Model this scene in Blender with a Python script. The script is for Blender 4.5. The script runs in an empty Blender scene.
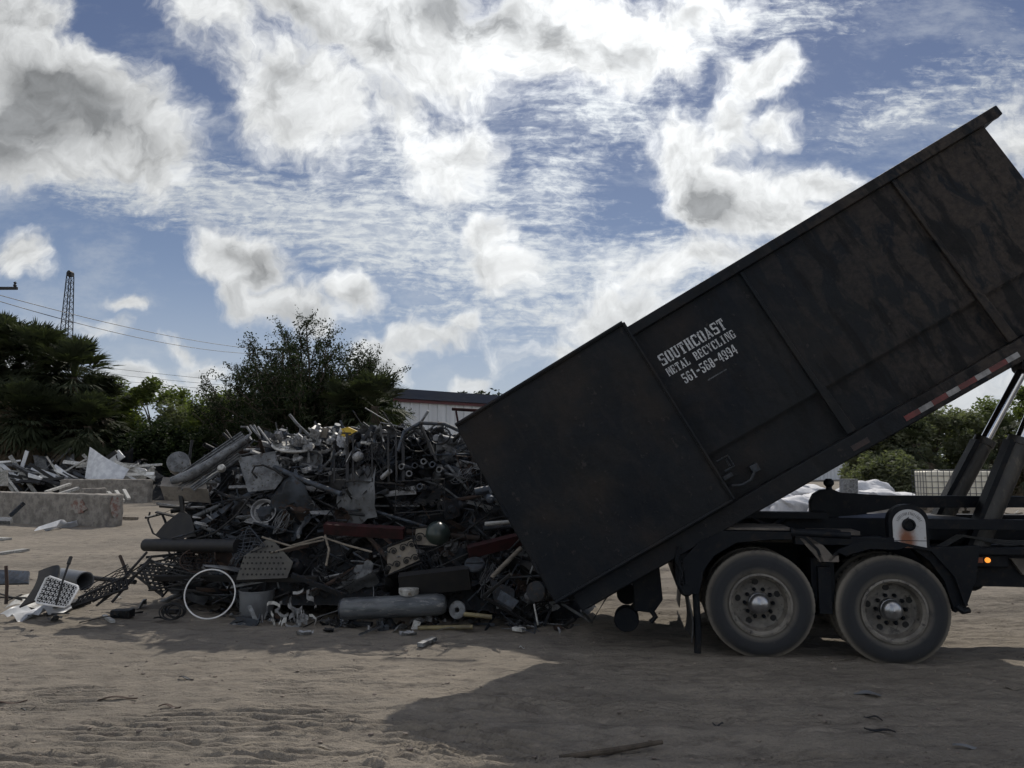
import bpy, bmesh, math, random
import numpy as np
from mathutils import Vector, Matrix, Quaternion

R = math.radians
rnd = random.Random(7)
scene = bpy.context.scene
C = scene.collection

# ------------------------------------------------------------------ camera
F = 1024 * 26 / 36
PITCH = math.atan(81 / F)
CAM_H = 1.9
cam_d = bpy.data.cameras.new('camera'); cam = bpy.data.objects.new('camera', cam_d); C.objects.link(cam)
cam_d.lens = 26; cam_d.sensor_width = 36; cam_d.clip_end = 4000; cam_d.clip_start = 0.05
cam.location = (0, 0, CAM_H); cam.rotation_euler = (R(90) + PITCH, 0, 0)
scene.camera = cam

def ray(px, py):
    x = px - 512; v = 384 - py
    return (x, F * math.cos(PITCH) - v * math.sin(PITCH), F * math.sin(PITCH) + v * math.cos(PITCH))
def at(px, py, Y):
    """point seen at a pixel, at world distance Y"""
    r = ray(px, py); k = Y / r[1]
    return Vector((r[0] * k, Y, CAM_H + r[2] * k))
def gnd(px, py, z=0.0):
    r = ray(px, py); k = (z - CAM_H) / r[2]
    return Vector((r[0] * k, r[1] * k, z))

# ------------------------------------------------------------------ sun
SUN = Vector((0.17, 0.93, 1.0)).normalized()
sl = bpy.data.lights.new('sun', 'SUN'); so = bpy.data.objects.new('sun', sl); C.objects.link(so)
sl.energy = 3.3; sl.angle = R(0.9); sl.color = (1.0, 0.93, 0.83)
so.rotation_euler = SUN.to_track_quat('Z', 'Y').to_euler(); so.location = (0, 0, 40)

# ------------------------------------------------------------------ sky
scene.view_settings.view_transform = 'Standard'
scene.view_settings.look = 'None'
scene.view_settings.gamma = 1
scene.view_settings.exposure = 0.0
world = bpy.data.worlds.new('World'); scene.world = world; world.use_nodes = True

class NT:
    def __init__(s, tree): s.t = tree
    def n(s, typ, **kw):
        nd = s.t.nodes.new(typ)
        for k, v in kw.items():
            if k.startswith('i_'): nd.inputs[k[2:].replace('_', ' ')].default_value = v
            else: setattr(nd, k, v)
        return nd
    def put(s, sock, v):
        if isinstance(v, bpy.types.NodeSocket): s.t.links.new(v, sock)
        else: sock.default_value = v
    def m(s, op, a, b=None, c=None, clamp=False):
        nd = s.t.nodes.new('ShaderNodeMath'); nd.operation = op; nd.use_clamp = clamp
        for i, v in enumerate((a, b, c)):
            if v is not None: s.put(nd.inputs[i], v)
        return nd.outputs[0]
    def v(s, op, a, b=None, sc=None):
        nd = s.t.nodes.new('ShaderNodeVectorMath'); nd.operation = op
        s.put(nd.inputs[0], a)
        if b is not None: s.put(nd.inputs[1], b)
        if sc is not None: s.put(nd.inputs['Scale'], sc)
        return nd.outputs['Value'] if op in ('LENGTH', 'DOT_PRODUCT') else nd.outputs[0]
    def noise(s, vec, scale, detail=4, rough=.5, dist=0, col=False, dim='3D'):
        nd = s.t.nodes.new('ShaderNodeTexNoise'); nd.noise_dimensions = dim
        if vec is not None: s.put(nd.inputs['Vector'], vec)
        nd.inputs['Scale'].default_value = scale; nd.inputs['Detail'].default_value = detail
        nd.inputs['Roughness'].default_value = rough; nd.inputs['Distortion'].default_value = dist
        return nd.outputs['Color' if col else 'Fac']
    def ss(s, x, a, b, lo=0., hi=1., typ='SMOOTHSTEP'):
        nd = s.t.nodes.new('ShaderNodeMapRange'); nd.interpolation_type = typ
        s.put(nd.inputs[0], x)
        for i, q in enumerate((a, b, lo, hi)): s.put(nd.inputs[i + 1], q)
        return nd.outputs[0]
    def mix(s, f, a, b, typ='RGBA', blend='MIX'):
        nd = s.t.nodes.new('ShaderNodeMix'); nd.data_type = typ
        if typ == 'RGBA':
            nd.blend_type = blend; s.put(nd.inputs[0], f); s.put(nd.inputs[6], a); s.put(nd.inputs[7], b); return nd.outputs[2]
        s.put(nd.inputs[0], f); s.put(nd.inputs[2], a); s.put(nd.inputs[3], b); return nd.outputs[0]
    def mapping(s, vec, loc=(0, 0, 0), rot=(0, 0, 0), scale=(1, 1, 1), typ='POINT'):
        nd = s.t.nodes.new('ShaderNodeMapping'); nd.vector_type = typ
        s.put(nd.inputs[0], vec)
        nd.inputs[1].default_value = loc; nd.inputs[2].default_value = rot; nd.inputs[3].default_value = scale
        return nd.outputs[0]

def build_sky():
    nt = world.node_tree; nt.nodes.clear(); g = NT(nt)
    out = g.n('ShaderNodeOutputWorld'); bgF = g.n('ShaderNodeBackground'); bgB = g.n('ShaderNodeBackground'); mx = g.n('ShaderNodeMixShader')
    nt.links.new(bgB.outputs[0], mx.inputs[1]); nt.links.new(bgF.outputs[0], mx.inputs[2]); nt.links.new(mx.outputs[0], out.inputs[0])
    bgF.inputs[1].default_value = 0.1; bgB.inputs[1].default_value = 0.1
    sky = g.n('ShaderNodeTexSky', sky_type='NISHITA', sun_disc=False, sun_elevation=math.asin(SUN.z),
              sun_rotation=math.atan2(SUN.x, SUN.y), altitude=0, air_density=1.0, dust_density=0.6, ozone_density=2.5)
    tc = g.n('ShaderNodeTexCoord').outputs['Generated']
    sep = g.n('ShaderNodeSeparateXYZ'); nt.links.new(tc, sep.inputs[0])
    X, Y, Z = sep.outputs
    # ahead of the camera and above the horizon: the placed clouds; elsewhere: broken cloud
    nt.links.new(g.m('MULTIPLY', g.ss(Y, .30, .42), g.ss(Z, -.03, -.02)), mx.inputs[0])
    Yc = g.m('MAXIMUM', Y, 0.08)
    cmb = g.n('ShaderNodeCombineXYZ'); g.put(cmb.inputs[0], g.m('DIVIDE', X, Yc)); g.put(cmb.inputs[1], g.m('DIVIDE', Z, Yc))
    uv = cmb.outputs[0]
    def P(px, py):
        r = ray(px, py); return (r[0] / r[1], r[2] / r[1])
    def field(vec, blobs):
        acc = None
        for (px, py, rx, ry, rot, w) in blobs:
            u, v = P(px, py)
            mp = g.mapping(vec, (u, v, 0), (0, 0, R(rot)), (rx / F, ry / F, 1), 'TEXTURE')
            f = g.m('MULTIPLY_ADD', g.v('LENGTH', mp), -w, w)
            acc = f if acc is None else g.m('SMOOTH_MAX', acc, f, .14)
        return acc
    half = (-.5, -.5, -.5)
    n1 = g.v('MULTIPLY', g.v('ADD', g.noise(uv, 4.5, 3, col=True, dim='2D'), half), (.10, .10, 0))
    n2 = g.v('MULTIPLY', g.v('ADD', g.noise(uv, 17, 3, .6, col=True, dim='2D'), half), (.04, .04, 0))
    w = g.v('ADD', g.v('ADD', uv, n1), n2)
    # centre, half width, half height, rotation (positive = rises to the right), weight
    cumulus = [
        (70, 108, 140, 80, -22, 1.9), (0, 20, 80, 80, -20, 1.6), (20, 165, 120, 30, -8, 1.2), (150, 150, 60, 50, -30, 1.3),
        (290, 88, 100, 72, -32, 1.35), (320, 15, 140, 48, -10, 1.2), (220, 15, 70, 34, -30, .8), (430, 40, 140, 72, 0, 1.3), (450, 150, 66, 52, -35, .9), (400, 120, 66, 50, -35, .85),
        (600, 45, 130, 68, 8, 1.5), (530, 20, 90, 50, 0, 1.3), (700, 15, 70, 26, 15, .7),
        (245, 266, 70, 36, -32, 1.35), (295, 316, 54, 32, -20, 1.3), (355, 302, 34, 25, -40, 1.1), (388, 362, 34, 22, -10, 1.0), (255, 305, 30, 22, 0, .8),
        (752, 76, 46, 30, 5, 1.1), (735, 70, 24, 20, 0, .9), (742, 125, 26, 44, 10, .8), (775, 130, 26, 20, 0, .6), (695, 163, 64, 46, -35, 1.35), (755, 203, 105, 56, -12, 1.6), (835, 187, 46, 30, -5, 1.0),
        (690, 265, 130, 30, 0, .9), (505, 272, 44, 26, -20, .75), (490, 236, 24, 22, 0, .8), (600, 318, 100, 40, 10, 1.0), (560, 355, 60, 30, 0, 1.0),
        (438, 342, 58, 19, 5, 1.05), (474, 328, 26, 16, 0, .8), (482, 384, 26, 12, 0, 1.0),
        (122, 305, 34, 12, -8, .95), (98, 328, 24, 14, 0, .75), (170, 348, 42, 16, -20, .95), (195, 366, 40, 14, 0, .8), (12, 258, 40, 24, -20, .95),
        (30, 365, 60, 18, 0, .7), (140, 385, 100, 16, 0, .75), (940, 400, 160, 50, 0, .9), (1020, 150, 40, 60, 0, .5), (1030, 330, 70, 50, 0, .7)]
    Fc = field(w, cumulus)
    fb = g.noise(w, 9, 9, .60, dim='2D')
    off = g.v('ADD', w, (0.004, 0.014, 0))
    fb2 = g.noise(off, 9, 6, .60, dim='2D')
    dens = g.m('ADD', Fc, g.m('MULTIPLY', g.m('SUBTRACT', fb, .5), 2.1))
    aC = g.ss(dens, -.20, .58)
    cores = [(60, 100, 170, 46, -10, 1.25), (5, 138, 130, 50, 0, 1.2), (310, 32, 110, 34, -25, .8), (450, 5, 130, 36, 0, .95),
             (722, 208, 60, 48, -45, .95), (240, 262, 50, 14, -28, .5), (288, 325, 40, 10, 0, .35), (436, 350, 50, 7, 0, .35), (350, 75, 60, 20, -30, .3), (540, 25, 40, 30, 0, .3)]
    wc = g.v('ADD', uv, g.v('SCALE', n1, sc=.7))
    Gc = g.m('ADD', field(wc, cores), g.m('MULTIPLY', g.m('SUBTRACT', g.noise(w, 6.5, 7, .55, dim='2D'), .5), 2.0))
    core = g.m('MULTIPLY', g.ss(Gc, -.25, 1.15), g.ss(dens, .10, .75))
    core2 = g.m('MULTIPLY', g.ss(dens, .35, 1.4), .30)
    core3 = g.m('MULTIPLY', g.m('MULTIPLY', g.ss(g.noise(w, 13, 5, .55, dim='2D'), .44, .74), g.ss(dens, .2, .7)), .40)
    core = g.m('MINIMUM', g.m('ADD', g.m('MULTIPLY', g.m('ADD', core, core2), .85), core3), .92)
    colC = g.mix(core, (.76, .775, .78, 1), (.245, .255, .265, 1))
    emb = g.m('MULTIPLY_ADD', g.m('SUBTRACT', fb, fb2), 1.5, 1.0)
    # bright near the hidden sun
    sd = g.v('LENGTH', g.v('SUBTRACT', uv, P(600, -40) + (0,)))
    glow = g.m('MULTIPLY_ADD', g.ss(sd, .75, .05), .58, .94)
    colC = g.v('SCALE', colC, sc=g.m('MULTIPLY', emb, glow))
    # thin high rippled cloud
    wr = g.v('ADD', uv, g.v('SCALE', n1, sc=.35))
    band = [(110, 190, 200, 28, -10, 1.0), (250, 205, 180, 44, -14, 1.3), (380, 232, 190, 66, -12, 1.5), (520, 272, 200, 52, -6, 1.4), (548, 190, 48, 90, 0, .9), (640, 262, 190, 34, 0, 1.1),
            (600, 110, 110, 44, 0, .9), (440, 180, 150, 60, -20, 1.0), (900, 108, 90, 28, 18, .9), (740, 25, 150, 34, 10, .8), (1000, 110, 70, 70, 0, .55), (520, 310, 170, 30, 0, .8), (585, 158, 26, 14, -25, .7), (610, 290, 120, 50, 0, .9)]
    Fb = field(wr, band)
    st = g.mapping(wr, rot=(0, 0, R(12)), scale=(5, 26, 1))
    s1 = g.noise(st, 2.6, 7, .62, .3, dim='2D')
    s2 = g.noise(g.mapping(wr, rot=(0, 0, R(20)), scale=(1, 1.7, 1)), 50, 4, .66, .3, dim='2D')
    db = g.m('ADD', Fb, g.m('MULTIPLY', g.m('SUBTRACT', s1, .5), 2.0))
    db = g.m('ADD', db, g.m('MULTIPLY', g.m('SUBTRACT', s2, .5), 1.1))
    rp = g.noise(g.mapping(wr, rot=(0, 0, R(14)), scale=(3.2, 17, 1)), 5.5, 5, .6, .25, dim='2D')
    rip = g.m('ADD', g.m('MULTIPLY', g.ss(rp, .36, .62), .6), g.m('MULTIPLY', g.ss(s2, .38, .62), .4))
    aB = g.m('MULTIPLY', g.ss(db, -.25, 1.15), g.m('MULTIPLY_ADD', rip, .52, .44))
    veil = g.m('MULTIPLY', g.ss(g.noise(g.mapping(wr, rot=(0, 0, R(-10)), scale=(1, 2.2, 1)), 5, 7, .66, dim='2D'), .46, .78), .30)
    aB = g.m('MAXIMUM', aB, veil)
    colB = g.v('SCALE', (.68, .71, .725), sc=glow)
    # blue: the physical sky, graded a little
    hor = g.ss(Z, .02, .55)
    skyc = g.mix(.72, g.v('MULTIPLY', sky.outputs[0], (.66, .72, .86)), g.mix(hor, (2.6, 3.35, 4.5, 1), (.95, 1.25, 2.15, 1)))
    c = g.mix(aB, skyc, g.v('SCALE', colB, sc=10.))
    c = g.mix(aC, c, g.v('SCALE', colC, sc=10.))
    c = g.mix(g.m('MULTIPLY', g.ss(Z, .27, .0), .62), c, (5.8, 6.2, 6.6, 1))
    nt.links.new(c, bgF.inputs[0])
    bk = g.noise(g.v('MULTIPLY', tc, (1, 1, 2.0)), 2.6, 4, .6)
    aK = g.m('MULTIPLY', g.ss(bk, .38, .58), .95)
    nt.links.new(g.mix(aK, g.v('MULTIPLY', sky.outputs[0], (.8, .9, 1.05)), (7.4, 7.3, 7.2, 1)), bgB.inputs[0])
    world.cycles.sampling_method = 'MANUAL'; world.cycles.sample_map_resolution = 256
build_sky()
cy = scene.cycles
cy.use_adaptive_sampling = True; cy.adaptive_threshold = 0.02; cy.adaptive_min_samples = 12
cy.use_denoising = True
cy.max_bounces = 5; cy.diffuse_bounces = 3; cy.glossy_bounces = 3; cy.transmission_bounces = 3; cy.transparent_max_bounces = 8
cy.sample_clamp_indirect = 4

# ------------------------------------------------------------------ helpers
def srgb(r, g, b):
    f = lambda c: (c / 255 / 12.92) if c / 255 <= .04045 else ((c / 255 + .055) / 1.055) ** 2.4
    return (f(r), f(g), f(b))

def mat(name, c1, c2=None, scale=4., rough=.6, metal=0., bump=0., bscale=None, contrast=(.35, .65), stretch=(1, 1, 1), c3=None, rough2=None, spec=.5, detail=6, rot=(0, 0, 0), vary=0.):
    m = bpy.data.materials.new(name); m.use_nodes = True
    nt = m.node_tree; g = NT(nt); b = nt.nodes['Principled BSDF']
    b.inputs['Metallic'].default_value = metal; b.inputs['Specular IOR Level'].default_value = spec
    tc = g.n('ShaderNodeTexCoord').outputs['Object']
    v = g.mapping(tc, rot=rot, scale=stretch)
    c2 = c2 or tuple(x * .6 for x in c1)
    nf = g.noise(v, scale, detail, .62)
    col = g.mix(g.ss(nf, contrast[0], contrast[1]), (*c1, 1), (*c2, 1))
    if c3:
        n3 = g.noise(v, scale * 2.7, 5, .65)
        col = g.mix(g.ss(n3, .54, .66), col, (*c3, 1))
    if vary:
        oi = g.n('ShaderNodeObjectInfo').outputs['Random']
        col = g.v('SCALE', col, sc=g.m('MULTIPLY_ADD', oi, vary * 2, 1 - vary))
    nt.links.new(col, b.inputs['Base Color'])
    if rough2 is not None: nt.links.new(g.mix(g.ss(nf, .3, .7), rough, rough2, typ='FLOAT'), b.inputs['Roughness'])
    else: b.inputs['Roughness'].default_value = rough
    if bump:
        bp = g.n('ShaderNodeBump'); bp.inputs['Strength'].default_value = 1; bp.inputs['Distance'].default_value = bump
        nt.links.new(g.noise(v, bscale or scale * 3, 5, .6), bp.inputs['Height']); nt.links.new(bp.outputs[0], b.inputs['Normal'])
    return m

def frame(d):
    d = Vector(d).normalized()
    a = Vector((0, 0, 1)) if abs(d.z) < .9 else Vector((1, 0, 0))
    x = d.cross(a).normalized(); return x, x.cross(d).normalized()

class MB:
    """collects pieces of one mesh"""
    def __init__(s): s.v = []; s.f = []; s.sm = []
    def add(s, vs, fs, smooth=False):
        k = len(s.v); s.v += [tuple(p) for p in vs]; s.f += [tuple(i + k for i in f) for f in fs]; s.sm += [smooth] * len(fs)
        return s
    def box(s, lo, hi):
        x0, y0, z0 = lo; x1, y1, z1 = hi
        return s.add([(x0, y0, z0), (x1, y0, z0), (x1, y1, z0), (x0, y1, z0), (x0, y0, z1), (x1, y0, z1), (x1, y1, z1), (x0, y1, z1)],
                     [(0, 3, 2, 1), (4, 5, 6, 7), (0, 1, 5, 4), (1, 2, 6, 5), (2, 3, 7, 6), (3, 0, 4, 7)])
    def beam(s, p, q, w, h, up=(0, 0, 1)):
        p = Vector(p); q = Vector(q); d = (q - p).normalized(); up = Vector(up)
        x = d.cross(up)
        if x.length < 1e-3: x = d.cross(Vector((1, 0, 0)))
        x.normalize(); y = x.cross(d)
        vs = []
        for c in (p, q):
            for a, b in ((-1, -1), (1, -1), (1, 1), (-1, 1)): vs.append(c + x * a * w / 2 + y * b * h / 2)
        return s.add(vs, [(0, 1, 2, 3), (7, 6, 5, 4), (0, 4, 5, 1), (1, 5, 6, 2), (2, 6, 7, 3), (3, 7, 4, 0)])
    def prism(s, poly, y0, y1, axis=1):
        """poly of (x,z) pushed through y0..y1"""
        n = len(poly)
        def P(a, b, c): return (a, c, b) if axis == 1 else ((c, a, b) if axis == 0 else (a, b, c))
        vs = [P(a, b, y0) for a, b in poly] + [P(a, b, y1) for a, b in poly]
        fs = [tuple(range(n)), tuple(range(2 * n - 1, n - 1, -1))] + [(i, i + n, (i + 1) % n + n, (i + 1) % n) for i in range(n)]
        return s.add(vs, fs)
    def tube(s, pts, r, k=8, caps=True, closed=False, hollow=False):
        pts = [Vector(p) for p in pts]; n = len(pts); rs = r if isinstance(r, (list, tuple)) else [r] * n
        base = []; x = None
        for i in range(n):
            d = (pts[(i + 1) % n] - pts[i - 1]) if closed else (pts[min(i + 1, n - 1)] - pts[max(i - 1, 0)])
            if d.length < 1e-9: d = Vector((0, 0, 1))
            d.normalize()
            if x is None: x, y = frame(d)
            x = (x - d * x.dot(d)); x.normalize() if x.length > 1e-6 else None
            y = d.cross(x)
            base += [pts[i] + (x * math.cos(2 * math.pi * j / k) + y * math.sin(2 * math.pi * j / k)) * rs[i] for j in range(k)]
        fs = []
        for i in range(n if closed else n - 1):
            a = i * k; b = ((i + 1) % n) * k
            fs += [(a + j, a + (j + 1) % k, b + (j + 1) % k, b + j) for j in range(k)]
        s.add(base, fs, True)
        if caps and not closed and not hollow:
            s.add(base[:k], [tuple(range(k - 1, -1, -1))]); s.add(base[-k:], [tuple(range(k))])
        return s
    def ring(s, c, nrm, R_, r, k=8, seg=28, sq=1.0, a0=0, a1=None):
        x, y = frame(nrm); c = Vector(c)
        if a1 is None:
            return s.tube([c + x * R_ * math.cos(2 * math.pi * i / seg) + y * R_ * sq * math.sin(2 * math.pi * i / seg) for i in range(seg)], r, k, closed=True)
        return s.tube([c + x * R_ * math.cos(a0 + (a1 - a0) * i / seg) + y * R_ * sq * math.sin(a0 + (a1 - a0) * i / seg) for i in range(seg + 1)], r, k)
    def lathe(s, c, axis, prof, k=32, closed=False):
        """prof of (radius, distance along the axis)"""
        c = Vector(c); d = Vector(axis).normalized(); x, y = frame(d); vs = []; n = len(prof)
        for r, h in prof:
            vs += [c + d * h + (x * math.cos(2 * math.pi * j / k) + y * math.sin(2 * math.pi * j / k)) * r for j in range(k)]
        fs = []
        for i in range(n if closed else n - 1):
            a = i * k; b = ((i + 1) % n) * k
            fs += [(a + j, a + (j + 1) % k, b + (j + 1) % k, b + j) for j in range(k)]
        s.add(vs, fs, True)
        return s
    def quad(s, a, b, c, d): return s.add([a, b, c, d], [(0, 1, 2, 3)])
    def sheet(s, o, u, v, nu, nv, fn, th=.004):
        """thin bent plate; fn(i,j) gives the offset from the flat"""
        o = Vector(o); u = Vector(u); v = Vector(v); n = u.cross(v).normalized(); vs = []
        for t in (0, th):
            for j in range(nv + 1):
                for i in range(nu + 1):
                    vs.append(o + u * (i / nu) + v * (j / nv) + n * t + fn(i / nu, j / nv))
        W = nu + 1; N = W * (nv + 1); fs = []
        for j in range(nv):
            for i in range(nu):
                a = j * W + i; fs.append((a, a + 1, a + W + 1, a + W)); fs.append((a + N, a + N + W, a + N + W + 1, a + N + 1))
        for i in range(nu):
            fs.append((i, i + N, i + N + 1, i + 1)); a = nv * W + i; fs.append((a, a + 1, a + N + 1, a + N))
        for j in range(nv):
            a = j * W; fs.append((a, a + W, a + N + W, a + N)); a = j * W + nu; fs.append((a, a + N, a + N + W, a + W))
        return s.add(vs, fs, False)
    def mesh(s, name):
        me = bpy.data.meshes.new(name); me.from_pydata(s.v, [], s.f); me.polygons.foreach_set('use_smooth', s.sm); me.update(); me.set_sharp_from_angle(angle=R(38)); return me
    def build(s, name, m, parent=None, origin='base', bevel=0):
        if parent is None and origin == 'base' and s.v:
            a = np.array(s.v); lo = a.min(0); hi = a.max(0); o = Vector(((lo[0] + hi[0]) / 2, (lo[1] + hi[1]) / 2, lo[2]))
            s.v = [tuple(p) for p in a - np.array(o)]
        else: o = Vector((0, 0, 0))
        ob = bpy.data.objects.new(name, s.mesh(name)); C.objects.link(ob); ob.location = o
        if m: ob.data.materials.append(m)
        if parent: ob.parent = parent
        if bevel:
            b = ob.modifiers.new('bevel', 'BEVEL'); b.width = bevel; b.segments = 2; b.limit_method = 'ANGLE'; b.angle_limit = R(40)
        return ob

def tag(o, label=None, cat=None, group=None, kind=None):
    if label: o['label'] = label
    if cat: o['category'] = cat
    if group: o['group'] = group
    if kind: o['kind'] = kind
    return o
def empty(name, loc, label, cat, group=None, rot=(0, 0, 0)):
    o = bpy.data.objects.new(name, None); C.objects.link(o); o.location = loc; o.rotation_euler = rot; o.empty_display_size = .2
    return tag(o, label, cat, group)
def copy_tree(o, parent=None):
    kids = list(o.children); c = o.copy(); C.objects.link(c)
    if parent: c.parent = parent
    for k in kids: copy_tree(k, c)
    return c
def np_mesh(name, V, m, parent=None, smooth=False, nv=4):
    """V: (N,nv,3) separate faces"""
    N = V.shape[0]; me = bpy.data.meshes.new(name)
    me.vertices.add(N * nv); me.vertices.foreach_set('co', V.astype(np.float32).ravel())
    me.loops.add(N * nv); me.loops.foreach_set('vertex_index', np.arange(N * nv, dtype=np.int32))
    me.polygons.add(N); me.polygons.foreach_set('loop_start', np.arange(0, N * nv, nv, dtype=np.int32))
    me.update(calc_edges=True)
    ob = bpy.data.objects.new(name, me); C.objects.link(ob); me.materials.append(m)
    if parent: ob.parent = parent
    return ob

# numpy value noise
def vnoise(x, y, seed=0):
    xi = np.floor(x).astype(np.int64); yi = np.floor(y).astype(np.int64); xf = x - xi; yf = y - yi
    def h(a, b):
        n = (a * 374761393 + b * 668265263 + seed * 974711) & 0xffffffff
        n = ((n ^ (n >> 13)) * 1274126177) & 0xffffffff
        return ((n ^ (n >> 16)) & 0xffff) / 65535.
    u = xf * xf * (3 - 2 * xf); v = yf * yf * (3 - 2 * yf)
    return (h(xi, yi) * (1 - u) + h(xi + 1, yi) * u) * (1 - v) + (h(xi, yi + 1) * (1 - u) + h(xi + 1, yi + 1) * u) * v
def fbm(x, y, oct=4, seed=0, gain=.5):
    s = 0; a = 1; t = 0
    for i in range(oct):
        s = s + a * vnoise(x * 2 ** i, y * 2 ** i, seed + i); t += a; a *= gain
    return s / t - .5
def sst(x, a, b):
    t = np.clip((x - a) / (b - a), 0, 1); return t * t * (3 - 2 * t)

# ------------------------------------------------------------------ materials
M = {}
M['leaf_dark'] = mat('dark_foliage', (.030, .042, .018), (.016, .024, .012), 1.5, .7, spec=.15)
M['leaf_mid'] = mat('mid_foliage', (.135, .160, .055), (.070, .088, .034), .8, .7, spec=.15)
M['leaf_olive'] = mat('olive_foliage', (.155, .165, .110), (.090, .10, .066), .8, .7, spec=.15)
M['palm'] = mat('palm_fronds', (.062, .074, .042), (.034, .042, .024), .9, .7, spec=.15)
M['palm_dead'] = mat('dead_fronds', (.17, .13, .09), (.07, .055, .04), 1.2, .8)
M['bark'] = mat('bark', (.10, .08, .06), (.05, .04, .03), 6, .9, bump=.02)
M['concrete'] = mat('weathered_concrete', (.27, .25, .222), (.15, .138, .122), 3.5, .9, bump=.012, bscale=18, c3=(.14, .13, .12))
M['redpaint'] = mat('faded_red_paint', (.19, .105, .085), (.28, .265, .24), 5, .9, contrast=(.42, .56))
M['white_metal'] = mat('white_sheet_metal', (.70, .72, .74), (.50, .52, .55), 3, .4, metal=.0)
M['alu'] = mat('dull_aluminium', (.34, .345, .35), (.17, .175, .18), 9, .55, metal=.35, vary=.3, c3=(.12, .11, .10))
M['galv'] = mat('galvanised_steel', (.20, .21, .22), (.09, .095, .10), 9, .6, metal=.3, c3=(.06, .05, .042), vary=.3)
M['black'] = mat('blackened_steel', (.010, .011, .013), (.020, .019, .018), 8, .6, metal=.2, vary=.4)
M['dark'] = mat('dark_steel', (.020, .024, .030), (.009, .010, .012), 8, .65, metal=.4, vary=.45, c3=(.045, .032, .024))
M['bluegrey'] = mat('grey_blue_steel', (.066, .080, .10), (.028, .033, .04), 8, .6, metal=.3, vary=.4, c3=(.05, .04, .035))
M['rust'] = mat('rusty_steel', (.060, .036, .026), (.028, .021, .018), 6, .85, vary=.4, bump=.004)
M['maroon'] = mat('maroon_painted_steel', (.040, .013, .014), (.02, .011, .011), 8, .8, spec=.2)
M['pale'] = mat('pale_painted_metal', (.48, .48, .46), (.27, .27, .25), 9, .5, vary=.3, c3=(.16, .13, .10))
M['white'] = mat('white_paint', (.78, .78, .77), (.6, .6, .58), 5, .45)
M['wood'] = mat('weathered_timber', (.24, .21, .17), (.13, .115, .095), 6, .85, stretch=(1, 1, 6))
M['yellow'] = mat('yellow_plastic', (.62, .42, .03), (.45, .30, .03), 4, .5)
M['brass'] = mat('yellowed_tube', (.24, .20, .10), (.12, .10, .06), 6, .5)
M['rubber'] = mat('dusty_rubber', (.045, .047, .050), (.075, .072, .068), 5, .75, contrast=(.45, .7), c3=(.03, .031, .034))
M['stone'] = mat('beige_panel', (.22, .195, .155), (.13, .115, .095), 6, .8, c3=(.16, .14, .12))
M['plastic'] = mat('grey_plastic', (.17, .18, .19), (.12, .125, .13), 4, .5)

def leafy(m, k=.45):
    nt = m.node_tree; g = NT(nt); b = nt.nodes['Principled BSDF']; out = nt.nodes['Material Output']
    t = g.n('ShaderNodeBsdfTranslucent'); mx = g.n('ShaderNodeMixShader'); mx.inputs[0].default_value = k
    src = b.inputs['Base Color'].links[0].from_socket; nt.links.new(g.v('MULTIPLY', src, (1.5, 1.7, .8)), t.inputs[0])
    nt.links.new(b.outputs[0], mx.inputs[1]); nt.links.new(t.outputs[0], mx.inputs[2]); nt.links.new(mx.outputs[0], out.inputs[0])
for k in ('leaf_dark', 'leaf_mid', 'leaf_olive', 'palm', 'palm_dead'): leafy(M[k], {'leaf_dark': .2, 'palm': .16}.get(k, .36))

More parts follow.
